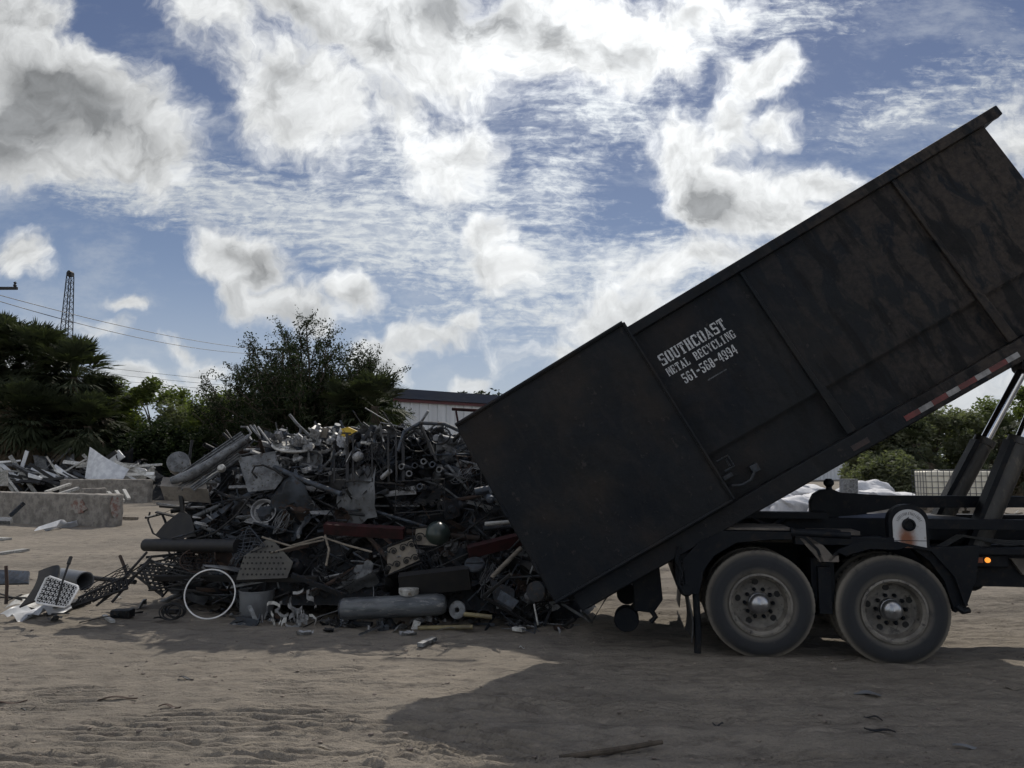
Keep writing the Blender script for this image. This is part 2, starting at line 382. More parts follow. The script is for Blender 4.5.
# ------------------------------------------------------------------ ground
def ground_height(x, y):
    z = fbm(x * .35, y * .35, 4, 3) * .10 * sst(np.hypot(x, y - 6), 3, 14)
    z = z + fbm(x * 1.3, y * 2.4, 5, 11, .55) * .065 + fbm(x * 6, y * 11, 4, 21) * .034 + np.maximum(0, fbm(x * 2.2 + y * .6, y * 13, 4, 31, .6) - .06) * -.11 * sst(fbm(x * .9, y * 1.1, 2, 41), -.2, .15)
    # imprints of tracked machines: short cross bars in lanes
    for (cx, cy, hx, hy, ang, per, amp, sd) in [(-2.2, 5.45, 1.35, .62, -4, .125, .030, 1), (-1.05, 5.5, 1.1, .6, -3, .115, .026, 2), (-.15, 5.6, .85, .62, -16, .12, .022, 3),
                                                (-1.75, 6.75, .55, .55, 2, .12, .022, 4), (-.9, 4.7, 1.6, .4, -2, .12, .03, 5), (-3.2, 4.9, .9, .5, -6, .12, .024, 6), (.2, 6.5, .8, .4, 25, .12, .018, 7), (-.2, 5.0, .8, .5, -22, .10, .026, 8), (2.2, 5.0, 1.8, .22, -8, .07, .028, 9), (1.0, 6.0, 1.6, .18, -6, .07, .026, 10), (-3.9, 6.3, .8, .35, 4, .1, .02, 11), (2.6, 6.4, 1.2, .16, -10, .07, .014, 12)]:
        a = R(ang); dx = x - cx; dy = y - cy; u = dx * math.cos(a) + dy * math.sin(a); v = -dx * math.sin(a) + dy * math.cos(a)
        mk = sst(1 - np.abs(u) / hx + fbm(x * 3, y * 5, 3, sd) * 1.1, 0, .3) * sst(fbm(x * 1.6, y * 7, 3, sd + 70), -.16, .06) * sst(1 - np.abs(v) / hy + fbm(x * 2, y * 3, 2, sd + 9) * .6, 0, .25)
        w = v * 1.25 + fbm(x * 2.2, y * 2.2, 3, sd + 30) * .055
        z = z + mk * amp * np.clip(np.sin(w * 2 * math.pi / per) * 2.2 * (.5 + 1.4 * (fbm(x * 4, y * 6, 2, sd + 50) + .5)), -1, 1) * .62
    # wheel ruts of trucks, long and shallow, running past in the shade and beyond the truck
    for (y0, sl_, wd, dp, sd) in [(5.35, -.07, .17, .030, 1), (5.85, -.05, .14, .024, 2), (6.35, -.10, .16, .022, 3), (10.6, -.12, .25, .05, 4), (11.5, -.10, .22, .05, 5), (13.4, -.06, .3, .05, 6), (4.75, -.12, .15, .02, 7), (15.5, .03, .3, .05, 8)]:
        d = (y - y0 - sl_ * x - fbm(x * .5, x * 0 + sd, 2, sd) * .5) / wd
        z = z + (-np.exp(-d * d) + .6 * np.exp(-((np.abs(d) - 1.7) * 1.6) ** 2)) * dp * (sst(x, -2.0, .5) if y0 < 10 else 1)
    return z
def axis_pts(segs):
    out = []
    for a, b, st in segs: out += list(np.arange(a, b, st))
    return np.array(out)
def far(a, b, n): return list(a + (b - a) * (np.linspace(0, 1, n) ** 2.2))
gx = np.array(sorted(set([-v for v in far(8, 1500, 40)] + far(9, 1500, 40)))); gx = np.concatenate([gx[gx < -7.99], np.arange(-7.9, 8.95, .032), gx[gx > 8.99]])
gy = np.concatenate([np.arange(-300, 2, 25.), np.arange(2, 4.05, .2), np.arange(4.1, 7.3, .015), np.arange(7.3, 9.5, .03), np.arange(9.5, 24, .09), np.array(far(24, 3000, 50))])
GX, GY = np.meshgrid(gx, gy); GZ = ground_height(GX, GY)
nx, ny = len(gx), len(gy)
me = bpy.data.meshes.new('ground'); me.vertices.add(nx * ny)
me.vertices.foreach_set('co', np.stack([GX, GY, GZ], -1).astype(np.float32).ravel())
I = (np.arange(ny - 1)[:, None] * nx + np.arange(nx - 1)[None, :]).ravel()
Q = np.stack([I, I + 1, I + nx + 1, I + nx], -1).astype(np.int32)
me.loops.add(Q.size); me.loops.foreach_set('vertex_index', Q.ravel()); me.polygons.add(len(Q)); me.polygons.foreach_set('loop_start', np.arange(0, Q.size, 4, dtype=np.int32))
me.update(calc_edges=True); me.polygons.foreach_set('use_smooth', [True] * len(Q))
ground = bpy.data.objects.new('ground', me); C.objects.link(ground); ground['kind'] = 'structure'
def ground_mat():
    m = bpy.data.materials.new('sandy_dirt'); m.use_nodes = True; nt = m.node_tree; g = NT(nt); b = nt.nodes['Principled BSDF']
    p = g.n('ShaderNodeTexCoord').outputs['Object']
    a = g.noise(p, .45, 6, .6); c = g.noise(g.mapping(p, scale=(1, 2.2, 1)), 3.5, 7, .65); d = g.noise(p, 40, 4, .7)
    col = g.mix(g.ss(a, .35, .65), (.250, .222, .184, 1), (.196, .176, .148, 1))
    col = g.mix(g.ss(c, .48, .68), col, (.150, .133, .114, 1))
    col = g.mix(g.m('MULTIPLY', g.ss(c, .44, .30), .7), col, (.31, .275, .23, 1))
    col = g.v('SCALE', col, sc=g.m('MULTIPLY_ADD', d, .5, .75))
    sp = g.ss(g.noise(p, 90, 2, .5), .70, .74)
    col = g.mix(g.m('MULTIPLY', sp, .55), col, (.08, .07, .06, 1))
    nt.links.new(col, b.inputs['Base Color']); b.inputs['Roughness'].default_value = .95; b.inputs['Specular IOR Level'].default_value = .15
    h = g.m('ADD', g.m('MULTIPLY', c, .07), g.m('MULTIPLY', d, .022))
    h = g.m('ADD', h, g.m('MULTIPLY', g.noise(p, 140, 3, .6), .006))
    bp = g.n('ShaderNodeBump'); bp.inputs['Strength'].default_value = .9; bp.inputs['Distance'].default_value = 1.0
    nt.links.new(h, bp.inputs['Height']); nt.links.new(bp.outputs[0], b.inputs['Normal'])
    return m
me.materials.append(ground_mat())
def gz(x, y): return float(ground_height(np.array([float(x)]), np.array([float(y)]))[0])

# ------------------------------------------------------------------ far side: trees, shed, mast, poles
nrs = np.random.RandomState(5)
def leaves(cent, rad, n, size, rs, flat=.5):
    """n leaf faces gathered round the clump centres"""
    k = rs.randint(0, len(cent), n); u = rs.normal(size=(n, 3)); u /= np.linalg.norm(u, axis=1)[:, None]
    p = cent[k] + u * (rs.rand(n, 1) ** .62) * rad[k][:, None] * 1.15
    d = rs.normal(size=(n, 3)); d[:, 2] *= flat; d /= np.linalg.norm(d, axis=1)[:, None]
    e = np.cross(d, rs.normal(size=(n, 3))); e /= np.linalg.norm(e, axis=1)[:, None]
    s = size * (.6 + .8 * rs.rand(n, 1))
    return np.stack([p - d * s, p + e * s * .45, p + d * s, p - e * s * .45], 1)
def tree(name, x, y, h, w, label, cat, m, n=16000, size=.16, clumps=45, rclump=.16, base=.12, seed=1, group=None, twigs=0, depth=None, shape=1., lean=0):
    rs = np.random.RandomState(seed); root = empty(name, (x, y, 0), label, cat, group)
    depth = depth or w; cs = []
    while len(cs) < clumps:
        q = rs.uniform(-1, 1, 3)
        if np.linalg.norm(q) > 1: continue
        q[2] = abs(q[2]) ** .8 * np.sign(q[2]); cs.append((q[0] * w / 2, q[1] * depth / 2, h * (base + (1 - base) * (.5 + .5 * q[2])) * 1.0 - .05 * h))
    cs = np.array(cs); cs[:, 0] += lean * cs[:, 2] / h
    rad = w * rclump * (.5 + .9 * rs.rand(clumps))
    t = MB(); t.tube([(0, 0, -.1), (.02 * h, 0, h * .2), (lean * .5, 0, h * .5)], [h * .022, h * .016, h * .008], 8)
    for i in range(min(clumps, 26)):
        a = Vector((lean * .25, 0, h * rs.uniform(.12, .5))); b = Vector(cs[i]); mid = (a + b) / 2 + Vector((0, 0, h * .04))
        t.tube([a, mid, b], [h * .009, h * .006, h * .002], 5)
    for i in range(twigs):
        c = Vector(cs[rs.randint(clumps)]); dirv = (c - Vector((0, 0, h * .35))).normalized() + Vector(rs.normal(size=3) * .35)
        e = c + dirv * w * rs.uniform(.10, .24); t.tube([c, (c + e) / 2 + Vector(rs.normal(size=3) * .1), e], [.03, .02, .01], 4)
        cs = np.vstack([cs, np.array(e)[None]]); rad = np.append(rad, w * .035)
        cs = np.vstack([cs, np.array((c + e) / 2)[None]]); rad = np.append(rad, w * .03)
    t.build('trunk', M['bark'], root)
    np_mesh('crown', leaves(cs, rad, n, size, rs), m, root)
    return root
def feathery(name, x, y, h, w, label, seed, m, nb=46, nt_=26, lf=7, depth=None):
    """fine limbs fanning up and out, each set with many thin leafy twigs"""
    rs = np.random.RandomState(seed); root = empty(name, (x, y, 0), label, 'tree'); depth = depth or w
    t = MB(); fork = np.array([0, 0, h * .22]); t.tube([(0, 0, -.1), (.1, 0, h * .12), tuple(fork)], [h * .03, h * .024, h * .02], 8); P_ = []
    for i in range(nb):
        az = rs.uniform(0, 2 * math.pi); q = rs.uniform(.05, 1) ** .6; tip = np.array([math.cos(az) * q * w / 2, math.sin(az) * q * depth / 2, h * (.98 - .52 * q ** 2.2 * rs.uniform(.5, 1.25)) * rs.uniform(.55, 1.0) ** .6])
        mid = fork * .5 + tip * .5 + np.array([0, 0, h * .05]) + rs.normal(size=3) * .25; t.tube([fork, mid, tip], [h * .010, h * .006, h * .0015], 5)
        for k in range(nt_):
            s = rs.uniform(.2, 1.0); base = (fork * (1 - s) ** 2 + 2 * mid * s * (1 - s) + tip * s * s); d = (tip - fork) / np.linalg.norm(tip - fork) * .7 + rs.normal(size=3) * .7 + np.array([0, 0, .25]); d /= np.linalg.norm(d)
            L = w * rs.uniform(.05, .13); e = base + d * L + np.array([0, 0, -.1]); t.tube([base, (base + e) / 2 + rs.normal(size=3) * .06, e], [.018, .012, .006], 3, caps=False)
            n = int(lf * L * 6); u = rs.uniform(.1, 1.05, (n, 1)); P_.append(base + (e - base) * u + rs.normal(size=(n, 3)) * .11)
    t.build('trunk', M['bark'], root); p = np.concatenate(P_); n = len(p); d = rs.normal(size=(n, 3)); d /= np.linalg.norm(d, axis=1)[:, None]; e = np.cross(d, rs.normal(size=(n, 3))); e /= np.linalg.norm(e, axis=1)[:, None]; s = .075 * (.6 + .8 * rs.rand(n, 1))
    np_mesh('crown', np.stack([p - d * s, p + e * s * .5, p + d * s, p - e * s * .5], 1), m, root)
    return root
def fronds(c, n, L, rs, el0, el1, droop, blades=18, spread=2.1, width=.045):
    """fan leaves round a palm's head: thin blades fanned from each stalk's end"""
    out = []
    for i in range(n):
        az = rs.uniform(0, 2 * math.pi); el = R(rs.uniform(el0, el1)); d = np.array([math.cos(az) * math.cos(el), math.sin(az) * math.cos(el), math.sin(el)])
        st = L * rs.uniform(.45, .75); hub = c + d * st + np.array([0, 0, -droop * st * .25]); s = np.cross(d, [0, 0, 1.]); s /= np.linalg.norm(s) + 1e-6
        u = np.cross(s, d)
        w = .02 * L; out.append([c - s * w, c + s * w, hub + s * w * .5, hub - s * w * .5])
        for b in range(blades):
            t = (b / (blades - 1) - .5) * spread; q = d * math.cos(t) + s * math.sin(t); q = q + u * (.15 * abs(t)) + rs.normal(size=3) * .06
            q /= np.linalg.norm(q); l = L * rs.uniform(.42, .6) * (1 - .12 * abs(t)); pn = np.cross(q, u); pn /= np.linalg.norm(pn) + 1e-6
            m1 = hub + q * l * .55 + np.array([0, 0, -droop * l * .12]); e = hub + q * l + np.array([0, 0, -droop * l * .5]); ww = width * L
            out.append([hub, m1 - pn * ww * .5, e, m1 + pn * ww * .5])
    return out
def palm(x, y, h, label, seed, L=2.0, group=None, nf=46, skirt=60):
    rs = np.random.RandomState(seed); root = empty('fan_palm', (x, y, 0), label, 'palm', group)
    t = MB(); t.tube([(0, 0, -.1), (.1, 0, h * .4), (0, 0, h)], [.26, .2, .22], 10); t.build('trunk', M['bark'], root)
    c = np.array([0, 0, h])
    np_mesh('crown', np.array(fronds(c, nf, L, rs, -50, 88, .5)), M['palm'], root)
    if skirt:
        o = []
        for k in range(5): o += fronds(np.array([0, 0, h - .25 * k * h / 4 * 1.6 - .2]), skirt // 5, L * .95, rs, -78, -25, .8, blades=14)
        np_mesh('dead_skirt', np.array(o), M['palm_dead'], root)
    return root
# the palms at the left
for i, (px, top, Y, L, lab) in enumerate([(4, 322, 47, 2.6, 'tall fan palm cut by the left edge of the photo'), (40, 330, 46, 2.7, 'fan palm directly below the lattice mast with thick skirt of dead fronds'),
                                          (76, 345, 45, 2.7, 'rightmost tall fan palm of the left clump, brown skirt beside the bushes'), (22, 385, 42, 2.3, 'shorter fan palm in front of the left palm clump'),
                                          (90, 398, 43, 2.2, 'low fan palm at the right foot of the left palm clump'), (-32, 350, 46, 2.6, 'fan palm just outside the left edge'), (20, 334, 48, 2.6, 'fan palm between the two tallest palms, set back'), (60, 344, 48, 2.5, 'fan palm right behind the one below the lattice mast'), (96, 378, 46, 2.2, 'fan palm at the right shoulder of the palm clump'), (50, 395, 43, 2.3, 'low fan palm in the middle of the palm clump front')]):
    if i == 5: continue
    p = at(px, top, Y); palm(p.x, Y, p.z - L * .75, lab, 40 + i, L, 'fan palms at the left', nf=120, skirt=160)
for i, (px, top, Y, w, m, n, lab) in enumerate([
        (125, 377, 52, 6.5, 'leaf_mid', 15000, 'bushy green tree next to the palm clump'), (158, 376, 50, 5.0, 'leaf_mid', 12000, 'green tree between the palm side bush and the reddish shrub'),
        (188, 390, 49, 4.5, 'leaf_olive', 10000, 'reddish olive shrub above the grooved aluminium strips'), (222, 396, 48, 5.0, 'leaf_mid', 12000, 'light green tree under the left limbs of the big dark tree'),
        (250, 388, 50, 5.5, 'leaf_mid', 12000, 'light green tree partly hidden by the big dark tree'), (105, 418, 46, 5.0, 'leaf_dark', 10000, 'low dark bush behind the white sheet metal'),
        (150, 425, 45, 5.0, 'leaf_dark', 10000, 'low dark bush left of the scrap heap'), (200, 425, 46, 5.5, 'leaf_dark', 10000, 'low dark bush behind the crest of the scrap heap')]):
    p = at(px, top, Y); tree('leafy_tree' if top < 410 else 'bush', p.x, Y, p.z, w, lab, 'tree' if top < 410 else 'bush', M[m], int(n * 1.7), .125, 40, .15, .02, 60 + i, 'green growth behind the yard')
p = at(308, 312, 44); feathery('dark_tree', p.x, 44, p.z, 12.2, 'big dark feathery tree with thin twigs standing out against the clouds', 91, M['leaf_dark'], 78, 24, 5.2, depth=9)
p = at(240, 352, 45); feathery('dark_tree', p.x, 45, p.z, 6.4, 'sparse small leaved tree reaching left of the big dark tree', 92, M['leaf_dark'], 26, 16, 6)
for i, (px, top, w, lab) in enumerate([(300, 385, 5.0, 'dense dark bush under the middle of the big dark tree'), (342, 382, 5.0, 'dense dark bush under the right half of the big dark tree'), (372, 388, 4.2, 'dense dark bush nearest the white shed')]):
    p = at(px, top, 45); tree('bush', p.x, 45, p.z, w, lab, 'bush', M['leaf_dark'], 22000, .11, 40, .14, .0, 210 + i, 'bushes under the big dark tree')
p = at(375, 385, 41)
palm(p.x, 41, p.z - 1.2, 'drooping dark fan palm between the big dark tree and the white shed', 93, 2.3, nf=70, skirt=60)
p = at(345, 392, 42); palm(p.x, 42, p.z - 1.2, 'dark fan palm under the right side of the big dark tree', 94, 2.2, nf=60, skirt=50)
for i, (px, top, Y, w, m, lab) in enumerate([(874, 424, 44, 3.6, 'leaf_olive', 'olive bush at the left end of the right hand thicket'), (893, 408, 43, 4.4, 'leaf_olive', 'dense olive tree left of the caged white tanks'),
        (930, 398, 44, 5.5, 'leaf_olive', 'olive tree directly above the caged white tanks'), (965, 404, 45, 5.0, 'leaf_olive', 'olive tree seen between the two hoist cylinders'), (1010, 386, 46, 5.5, 'leaf_mid', 'taller green tree at the right edge of the photo'),
        (890, 455, 40, 3.6, 'leaf_olive', 'low grey green bush above the pile of pale sacks'), (1045, 420, 44, 6, 'leaf_olive', 'olive tree past the right edge')]):
    p = at(px, top, Y); tree('leafy_tree' if top < 450 else 'bush', p.x, Y, p.z, w, lab, 'tree' if top < 450 else 'bush', M[m], 24000, .11, 44, .13, .0, 120 + i, 'thicket at the right')
for i, (px, top, Y, L, lab) in enumerate([(915, 425, 41, 1.5, 'small fan palm rising from the thicket left of the hoist cylinder'), (1000, 418, 42, 1.7, 'fan palm behind the right hand hoist cylinder'), (1024, 440, 40, 1.7, 'fan palm low at the right edge'), (985, 455, 39, 1.4, 'little fan palm between the two hoist cylinders')]):
    p = at(px, top, Y); palm(p.x, Y, max(.8, p.z - L * .7), lab, 150 + i, L, 'fan palms at the right', nf=36, skirt=30)
# far wood all round the horizon
rs = np.random.RandomState(77); cs = []
for k in range(900):
    a = rs.uniform(-1.25, 1.25); d = rs.uniform(150, 190); cs.append((math.sin(a) * d, math.cos(a) * d, rs.uniform(0, 5.5)))
cs = np.array(cs); tag(np_mesh('distant_wood', leaves(cs, np.full(len(cs), 3.2), 42000, .55, rs), M['leaf_dark']), 'distant dark belt of trees along the horizon', kind='stuff')
p = at(455, 386, 130); 
for i, (px, top, w) in enumerate([(445, 388, 8), (487, 388, 10), (510, 390, 8), (465, 391, 7)]):
    q = at(px, top, 120); tree('leafy_tree', q.x, 120, q.z, w, ['far treetop above the left half of the shed roof', 'far treetop above the middle of the shed roof', 'far treetop above the shed roof beside the container', 'lowest far treetop above the shed roof'][i], 'tree', M['leaf_dark'], 2600, .38, 22, .14, .3, 170 + i, 'treetops above the shed roof')

for i, (px, top, Y, w, lab) in enumerate([(15, 365, 50, 8, 'dark tree filling the gaps behind the left palms'), (60, 380, 50, 8, 'dark tree behind the palm under the lattice mast'), (95, 395, 50, 6, 'dark tree between the palms and the green bushes')]):
    p = at(px, top, Y); tree('dark_tree', p.x, Y, p.z, w, lab, 'tree', M['leaf_dark'], 16000, .12, 50, .12, .0, 230 + i)

# shed
A = Vector((-12.0, 56, 0)); Bp = Vector((44.6, 99, 0)); dv = (Bp - A).normalized(); nv = Vector((dv.y, -dv.x, 0)); L = (Bp - A).length
shed = empty('metal_shed', A, 'long white corrugated metal shed with dark roof edge and red stripe', 'shed', rot=(0, 0, math.atan2(dv.y, dv.x)))
H_ = 7.9; m = MB(); prof = []
x = 0
while x < L: prof += [(x, 0), (x + .55, 0), (x + .62, -.09), (x + .78, -.09), (x + .85, 0)]; x += .85
vs = [(a, b, 0) for a, b in prof] + [(a, b, H_ - 1.0) for a, b in prof]; n = len(prof)
m.add(vs, [(i, i + 1, i + 1 + n, i + n) for i in range(n - 1)])
m.quad((L, 0, 0), (L, 16, 0), (L, 16, H_ - 1.0), (L, 0, H_ - 1.0)).quad((0, 0, 0), (0, 16, 0), (0, 16, H_ - 1.0), (0, 0, H_ - 1.0)).quad((0, 16, 0), (L, 16, 0), (L, 16, H_ - 1.0), (0, 16, H_ - 1.0))
m.build('wall', mat('shed_wall', (.62, .64, .66), (.52, .54, .56), .4, .5, stretch=(3, 1, .3)), shed)
MB().box((-.3, -.25, H_ - 1.04), (L + .3, -.1, H_ - .80)).build('stripe', mat('red_trim', (.13, .03, .035), (.09, .025, .03), 1, .5), shed)
m = MB(); m.prism([(-.5, H_ - .79), (16.4, H_ - .79), (16.4, H_ - .1), (8, H_ + .9), (-.5, H_ - .02)], -.4, L + .4, axis=0)
m.build('roof', mat('dark_blue_roof', (.018, .026, .05), (.03, .035, .05), .6, .5), shed)

# lattice mast far behind
def mast():
    b = at(66, 340, 120); t = at(66, 271, 120); root = empty('lattice_mast', (b.x, 120, 0), 'tall narrow lattice crane mast rising behind the left palms', 'mast')
    Hh = t.z - .9; m = MB(); lv = 30; W = lambda z: .78 if z < Hh - 14 else .78 - .40 * (z - Hh + 14) / 14
    for sx in (-1, 1):
        for sy in (-1, 1): m.tube([(sx * W(z), sy * W(z), z) for z in (0, Hh - 14, Hh)], .08, 5)
    m.build('chord', M['dark'], root); m = MB()
    for i in range(lv):
        z0 = Hh * i / lv; z1 = Hh * (i + 1) / lv; a, b = W(z0), W(z1)
        for f in range(4):
            c = [(-1, -1), (1, -1), (1, 1), (-1, 1)]; p, q = c[f], c[(f + 1) % 4]
            m.tube([(p[0] * a, p[1] * a, z0), (q[0] * b, q[1] * b, z1)], .04, 4); m.tube([(q[0] * b, q[1] * b, z1), (p[0] * b, p[1] * b, z1)], .035, 4)
    m.build('lacing', M['dark'], root)
    MB().box((-.42, -.42, Hh), (.42, .42, Hh + .6)).tube([(0, -.5, Hh + .6), (0, .5, Hh + .6)], .3, 10).build('sheave_head', M['black'], root)
mast()
# utility poles and lines
def pole(x, y, h, label, arm=1.2, r=.14, ang=0):
    root = empty('utility_pole', (x, y, 0), label, 'utility pole', 'utility poles', rot=(0, 0, ang))
    MB().tube([(0, 0, -.1), (0, 0, h)], [r, r * .7], 8).build('post', M['bark'], root)
    if arm:
        MB().box((-arm, -.06, h - .35), (arm, .06, h - .2)).build('crossarm', M['black'], root)
        for s in (-.9, -.3, .9): MB().lathe((s * arm, 0, h - .2), (0, 0, 1), [(0, 0), (.06, 0), (.1, .1), (.04, .16), (.09, .24), (0, .32)], 8).build('insulator', M['dark'], root)
    return root
a = at(-8, 287, 40); pole(a.x, 40, a.z + .2, 'utility pole at the left edge with its crossarm end showing', arm=1.4)
b = at(283, 347, 76); pole(b.x, 76, b.z, 'thin utility pole standing in the big dark tree', arm=1.9)
c = at(393, 378, 70); pole(c.x, 70, c.z, 'short utility pole beside the shed roof', arm=0)
def wire(p, q, sag, r, label):
    pts = [Vector(p).lerp(Vector(q), i / 24) - Vector((0, 0, sag * 4 * (i / 24) * (1 - i / 24))) for i in range(25)]
    tag(MB().tube(pts, r, 4).build('power_line', M['black']), label, 'cable', 'overhead power lines')
wire(at(-8, 293, 40), at(268, 350, 76), .5, .022, 'upper power line crossing behind the lattice mast'); wire(at(-8, 299, 40), at(263, 354, 76), .7, .022, 'lower power line crossing behind the lattice mast')
wire(at(-30, 350, 90), at(560, 402, 90), 1.0, .02, 'faint power line low over the bushes, highest of three'); wire(at(-30, 357, 90), at(560, 404, 90), 1.0, .02, 'faint power line low over the bushes, middle of three'); wire(at(-30, 364, 90), at(560, 406, 90), 1.0, .02, 'faint power line low over the bushes, lowest of three')

# ------------------------------------------------------------------ the tipped container
AL = R(9); TL = R(30.2)
O = gnd(761, 660); U = Vector((math.cos(AL), -math.sin(AL), 0)); N_ = Vector((math.sin(AL), math.cos(AL), 0))
def W(s, t, z): return O + U * s + N_ * t + Vector((0, 0, z))
def box_paint():
    m = bpy.data.materials.new('worn_black_paint'); m.use_nodes = True; nt = m.node_tree; g = NT(nt); b = nt.nodes['Principled BSDF']
    p = g.n('ShaderNodeTexCoord').outputs['Object']
    sep = g.n('ShaderNodeSeparateXYZ'); nt.links.new(p, sep.inputs[0])
    big = g.noise(p, .55, 5, .6); pat = g.noise(g.mapping(p, rot=(0, R(12), 0), scale=(2.6, 1, 1.1)), 2.0, 7, .62, .6); fine = g.noise(p, 14, 6, .7); st = g.noise(g.mapping(p, scale=(9, 9, .9)), 1.6, 5, .6)
    base = g.mix(g.ss(big, .40, .62), (.0028, .0058, .0105, 1), (.0085, .0105, .013, 1))
    warm = g.m('MULTIPLY', g.ss(g.noise(g.mapping(p, loc=(3, 0, 1)), .9, 6, .6), .48, .68), .6)
    base = g.mix(warm, base, (.026, .020, .0155, 1))
    soot = g.m('MULTIPLY', g.ss(g.noise(g.mapping(p, rot=(0, R(-20), 0), scale=(3.2, 1, .7)), 1.5, 6, .6), .52, .60), .85)
    # browner and more weathered towards the front end, with black blotches left of the paint
    frnt = g.ss(sep.outputs[0], 2.6, 5.6)
    rust = g.mix(g.ss(fine, .35, .65), (.052, .041, .033, 1), (.024, .0205, .019, 1))
    rk = g.m('MULTIPLY', g.ss(g.m('ADD', pat, g.m('MULTIPLY', frnt, .10)), .49, .60), g.m('MULTIPLY_ADD', frnt, .80, .12))
    col = g.mix(rk, base, rust); col = g.mix(g.m('MULTIPLY', soot, g.ss(sep.outputs[0], .8, 4.5)), col, (.0025, .003, .004, 1))
    sc_ = g.ss(g.m('ADD', fine, g.m('MULTIPLY', g.m('SUBTRACT', st, .5), .5)), .62, .72)
    col = g.mix(g.m('MULTIPLY', sc_, .35), col, (.07, .062, .056, 1))
    sc2 = g.ss(g.noise(p, 5.5, 8, .75), .66, .73); col = g.mix(g.m('MULTIPLY', sc2, .5), col, (.06, .042, .032, 1))
    nt.links.new(col, b.inputs['Base Color']); b.inputs['Specular IOR Level'].default_value = .25
    nt.links.new(g.mix(fine, .45, .8, typ='FLOAT'), b.inputs['Roughness'])
    bp = g.n('ShaderNodeBump'); bp.inputs['Distance'].default_value = .03
    nt.links.new(g.m('ADD', g.m('MULTIPLY', g.noise(p, 1.4, 3, .5), 1.5), g.m('MULTIPLY', fine, .3)), bp.inputs['Height']); nt.links.new(bp.outputs[0], b.inputs['Normal'])
    return m
PB = box_paint()
o0 = W(-1.726, 0, .426)
box = empty('roll_off_container', o0, 'huge tipped black steel roll-off container sliding its load onto the scrap heap', 'container', rot=(0, -TL, -AL))
# container axes: x along its floor towards the front, y across (away from the camera), z up its walls
BW = 2.44; FL = .20; HT = 2.16; LEN = 5.97; TH = .03
m = MB()
m.box((-.1, 0, .72), (LEN, TH, HT))                      # upper side sheet
m.box((-.1, .075, FL), (LEN - .02, .105, .745)).box((-.1, .0305, .70), (LEN - .02, .0745, .74))   # recessed lower strip and its ledge
m.build('side_panel', PB, box)
m = MB(); m.box((-.1, BW - TH, FL), (LEN, BW, HT)).build('side_panel', PB, box)
MB().box((LEN - .028, .032, FL + .002), (LEN + .02, BW - .032, HT - .002)).build('front_panel', PB, box)
MB().box((-.1, .108, .13), (LEN - .03, BW - .033, FL - .004)).build('floor', PB, box)
for y0 in (-.055, BW - .045):
    m = MB(); m.box((-.1, y0, HT + .002), (6.16, y0 + .10, HT + .115)).build('top_rail', PB, box, bevel=.012)
MB().box((LEN - .03, .05, HT + .004), (6.10, BW - .05, HT + .11)).build('front_top_rail', PB, box)
for y0 in (-.03, BW - .06):
    m = MB(); m.box((-.02, y0, .0), (LEN, y0 + .10, .195)).build('bottom_sill', PB, box, bevel=.01)
for y0 in (.62, 1.62):
    MB().box((-.05, y0, -.09), (LEN, y0 + .12, .128)).build('floor_runner', PB, box)
for x in np.arange(.4, 5.9, .45): pass
m = MB()
for x in np.arange(.3, 5.9, .42): m.box((x, .75, .02), (x + .07, 1.61, .128))
m.build('cross_members', PB, box)
for x0 in (3.155, 4.915):                                 # folded stiffeners: thin crease above, flat strap below
    m = MB(); m.prism([(x0, .21), (x0 + .10, .21), (x0 + .085, .72), (x0 + .06, .75), (x0 + .035, HT), (x0, HT)], -.035, -.002)
    m.build('side_rib', PB, box, bevel=.008)
for x0 in (1.3, 3.2, 4.9):
    MB().box((x0, BW + .002, .21), (x0 + .08, BW + .06, HT)).build('side_rib', PB, box)
m = MB(); m.prism([(LEN + .022, .2), (LEN + .09, .3), (LEN + .09, .9), (LEN + .022, 1.0)], 1.0, 1.45).build('hook_plate', PB, box)
# rear corner post and the swung-back door lying along the side
MB().box((-.22, -.05, .22), (-.11, .05, HT + .1)).build('corner_post', PB, box, bevel=.01)
MB().box((-.22, BW - .05, .22), (-.11, BW + .05, HT + .1)).build('corner_post', PB, box)
def door():
    # folded right round on its hinges; leans a little away from the wall towards its free end
    m = MB(); nu, nv = 26, 24; rs = np.random.RandomState(3)
    B_ = rs.normal(size=6) * .006
    def fn(i, j): return Vector((0, -.03 * i + .014 * math.sin(i * 5 + 1) * math.sin(j * 4) + .006 * math.sin(i * 13 + j * 7), 0))
    m.sheet((-.20, -.075, .215), (2.06, 0, .012), (.0, 0, 2.09), nu, nv, fn, .018)
    d = m.build('rear_door', PB, box)
    e = MB(); e.tube([(-.2, -.11, 2.31), (1.86, -.135, 2.325)], .022, 6).tube([(1.865, -.135, .23), (1.865, -.135, 2.32)], .018, 6).tube([(-.2, -.10, .215), (1.86, -.13, .225)], .018, 6).build('door_frame', PB, d)
    for z in (.55, 1.2, 1.85): h = MB(); h.lathe((-.205, -.09, z), (0, 0, 1), [(0, 0), (.018, 0), (.018, .14), (0, .14)], 12); h.build('hinge', PB, d)
    return d
door()
# latch hooks and chain beside the free edge of the door
m = MB(); m.tube([(1.93, -.06, .62), (2.05, -.08, .62), (2.05, -.08, .50), (1.95, -.06, .50)], .012, 6).tube([(2.02, -.06, .60), (2.02, -.06, .52)], .012, 6)
m.tube([(1.93, -.05, .34), (2.02, -.07, .30), (2.12, -.07, .30), (2.2, -.06, .36)], .016, 6).box((1.9, -.05, .42), (2.0, .07, .46)).box((2.18, -.05, .34), (2.26, .07, .42))
m.build('door_latch', M['bluegrey'], box)
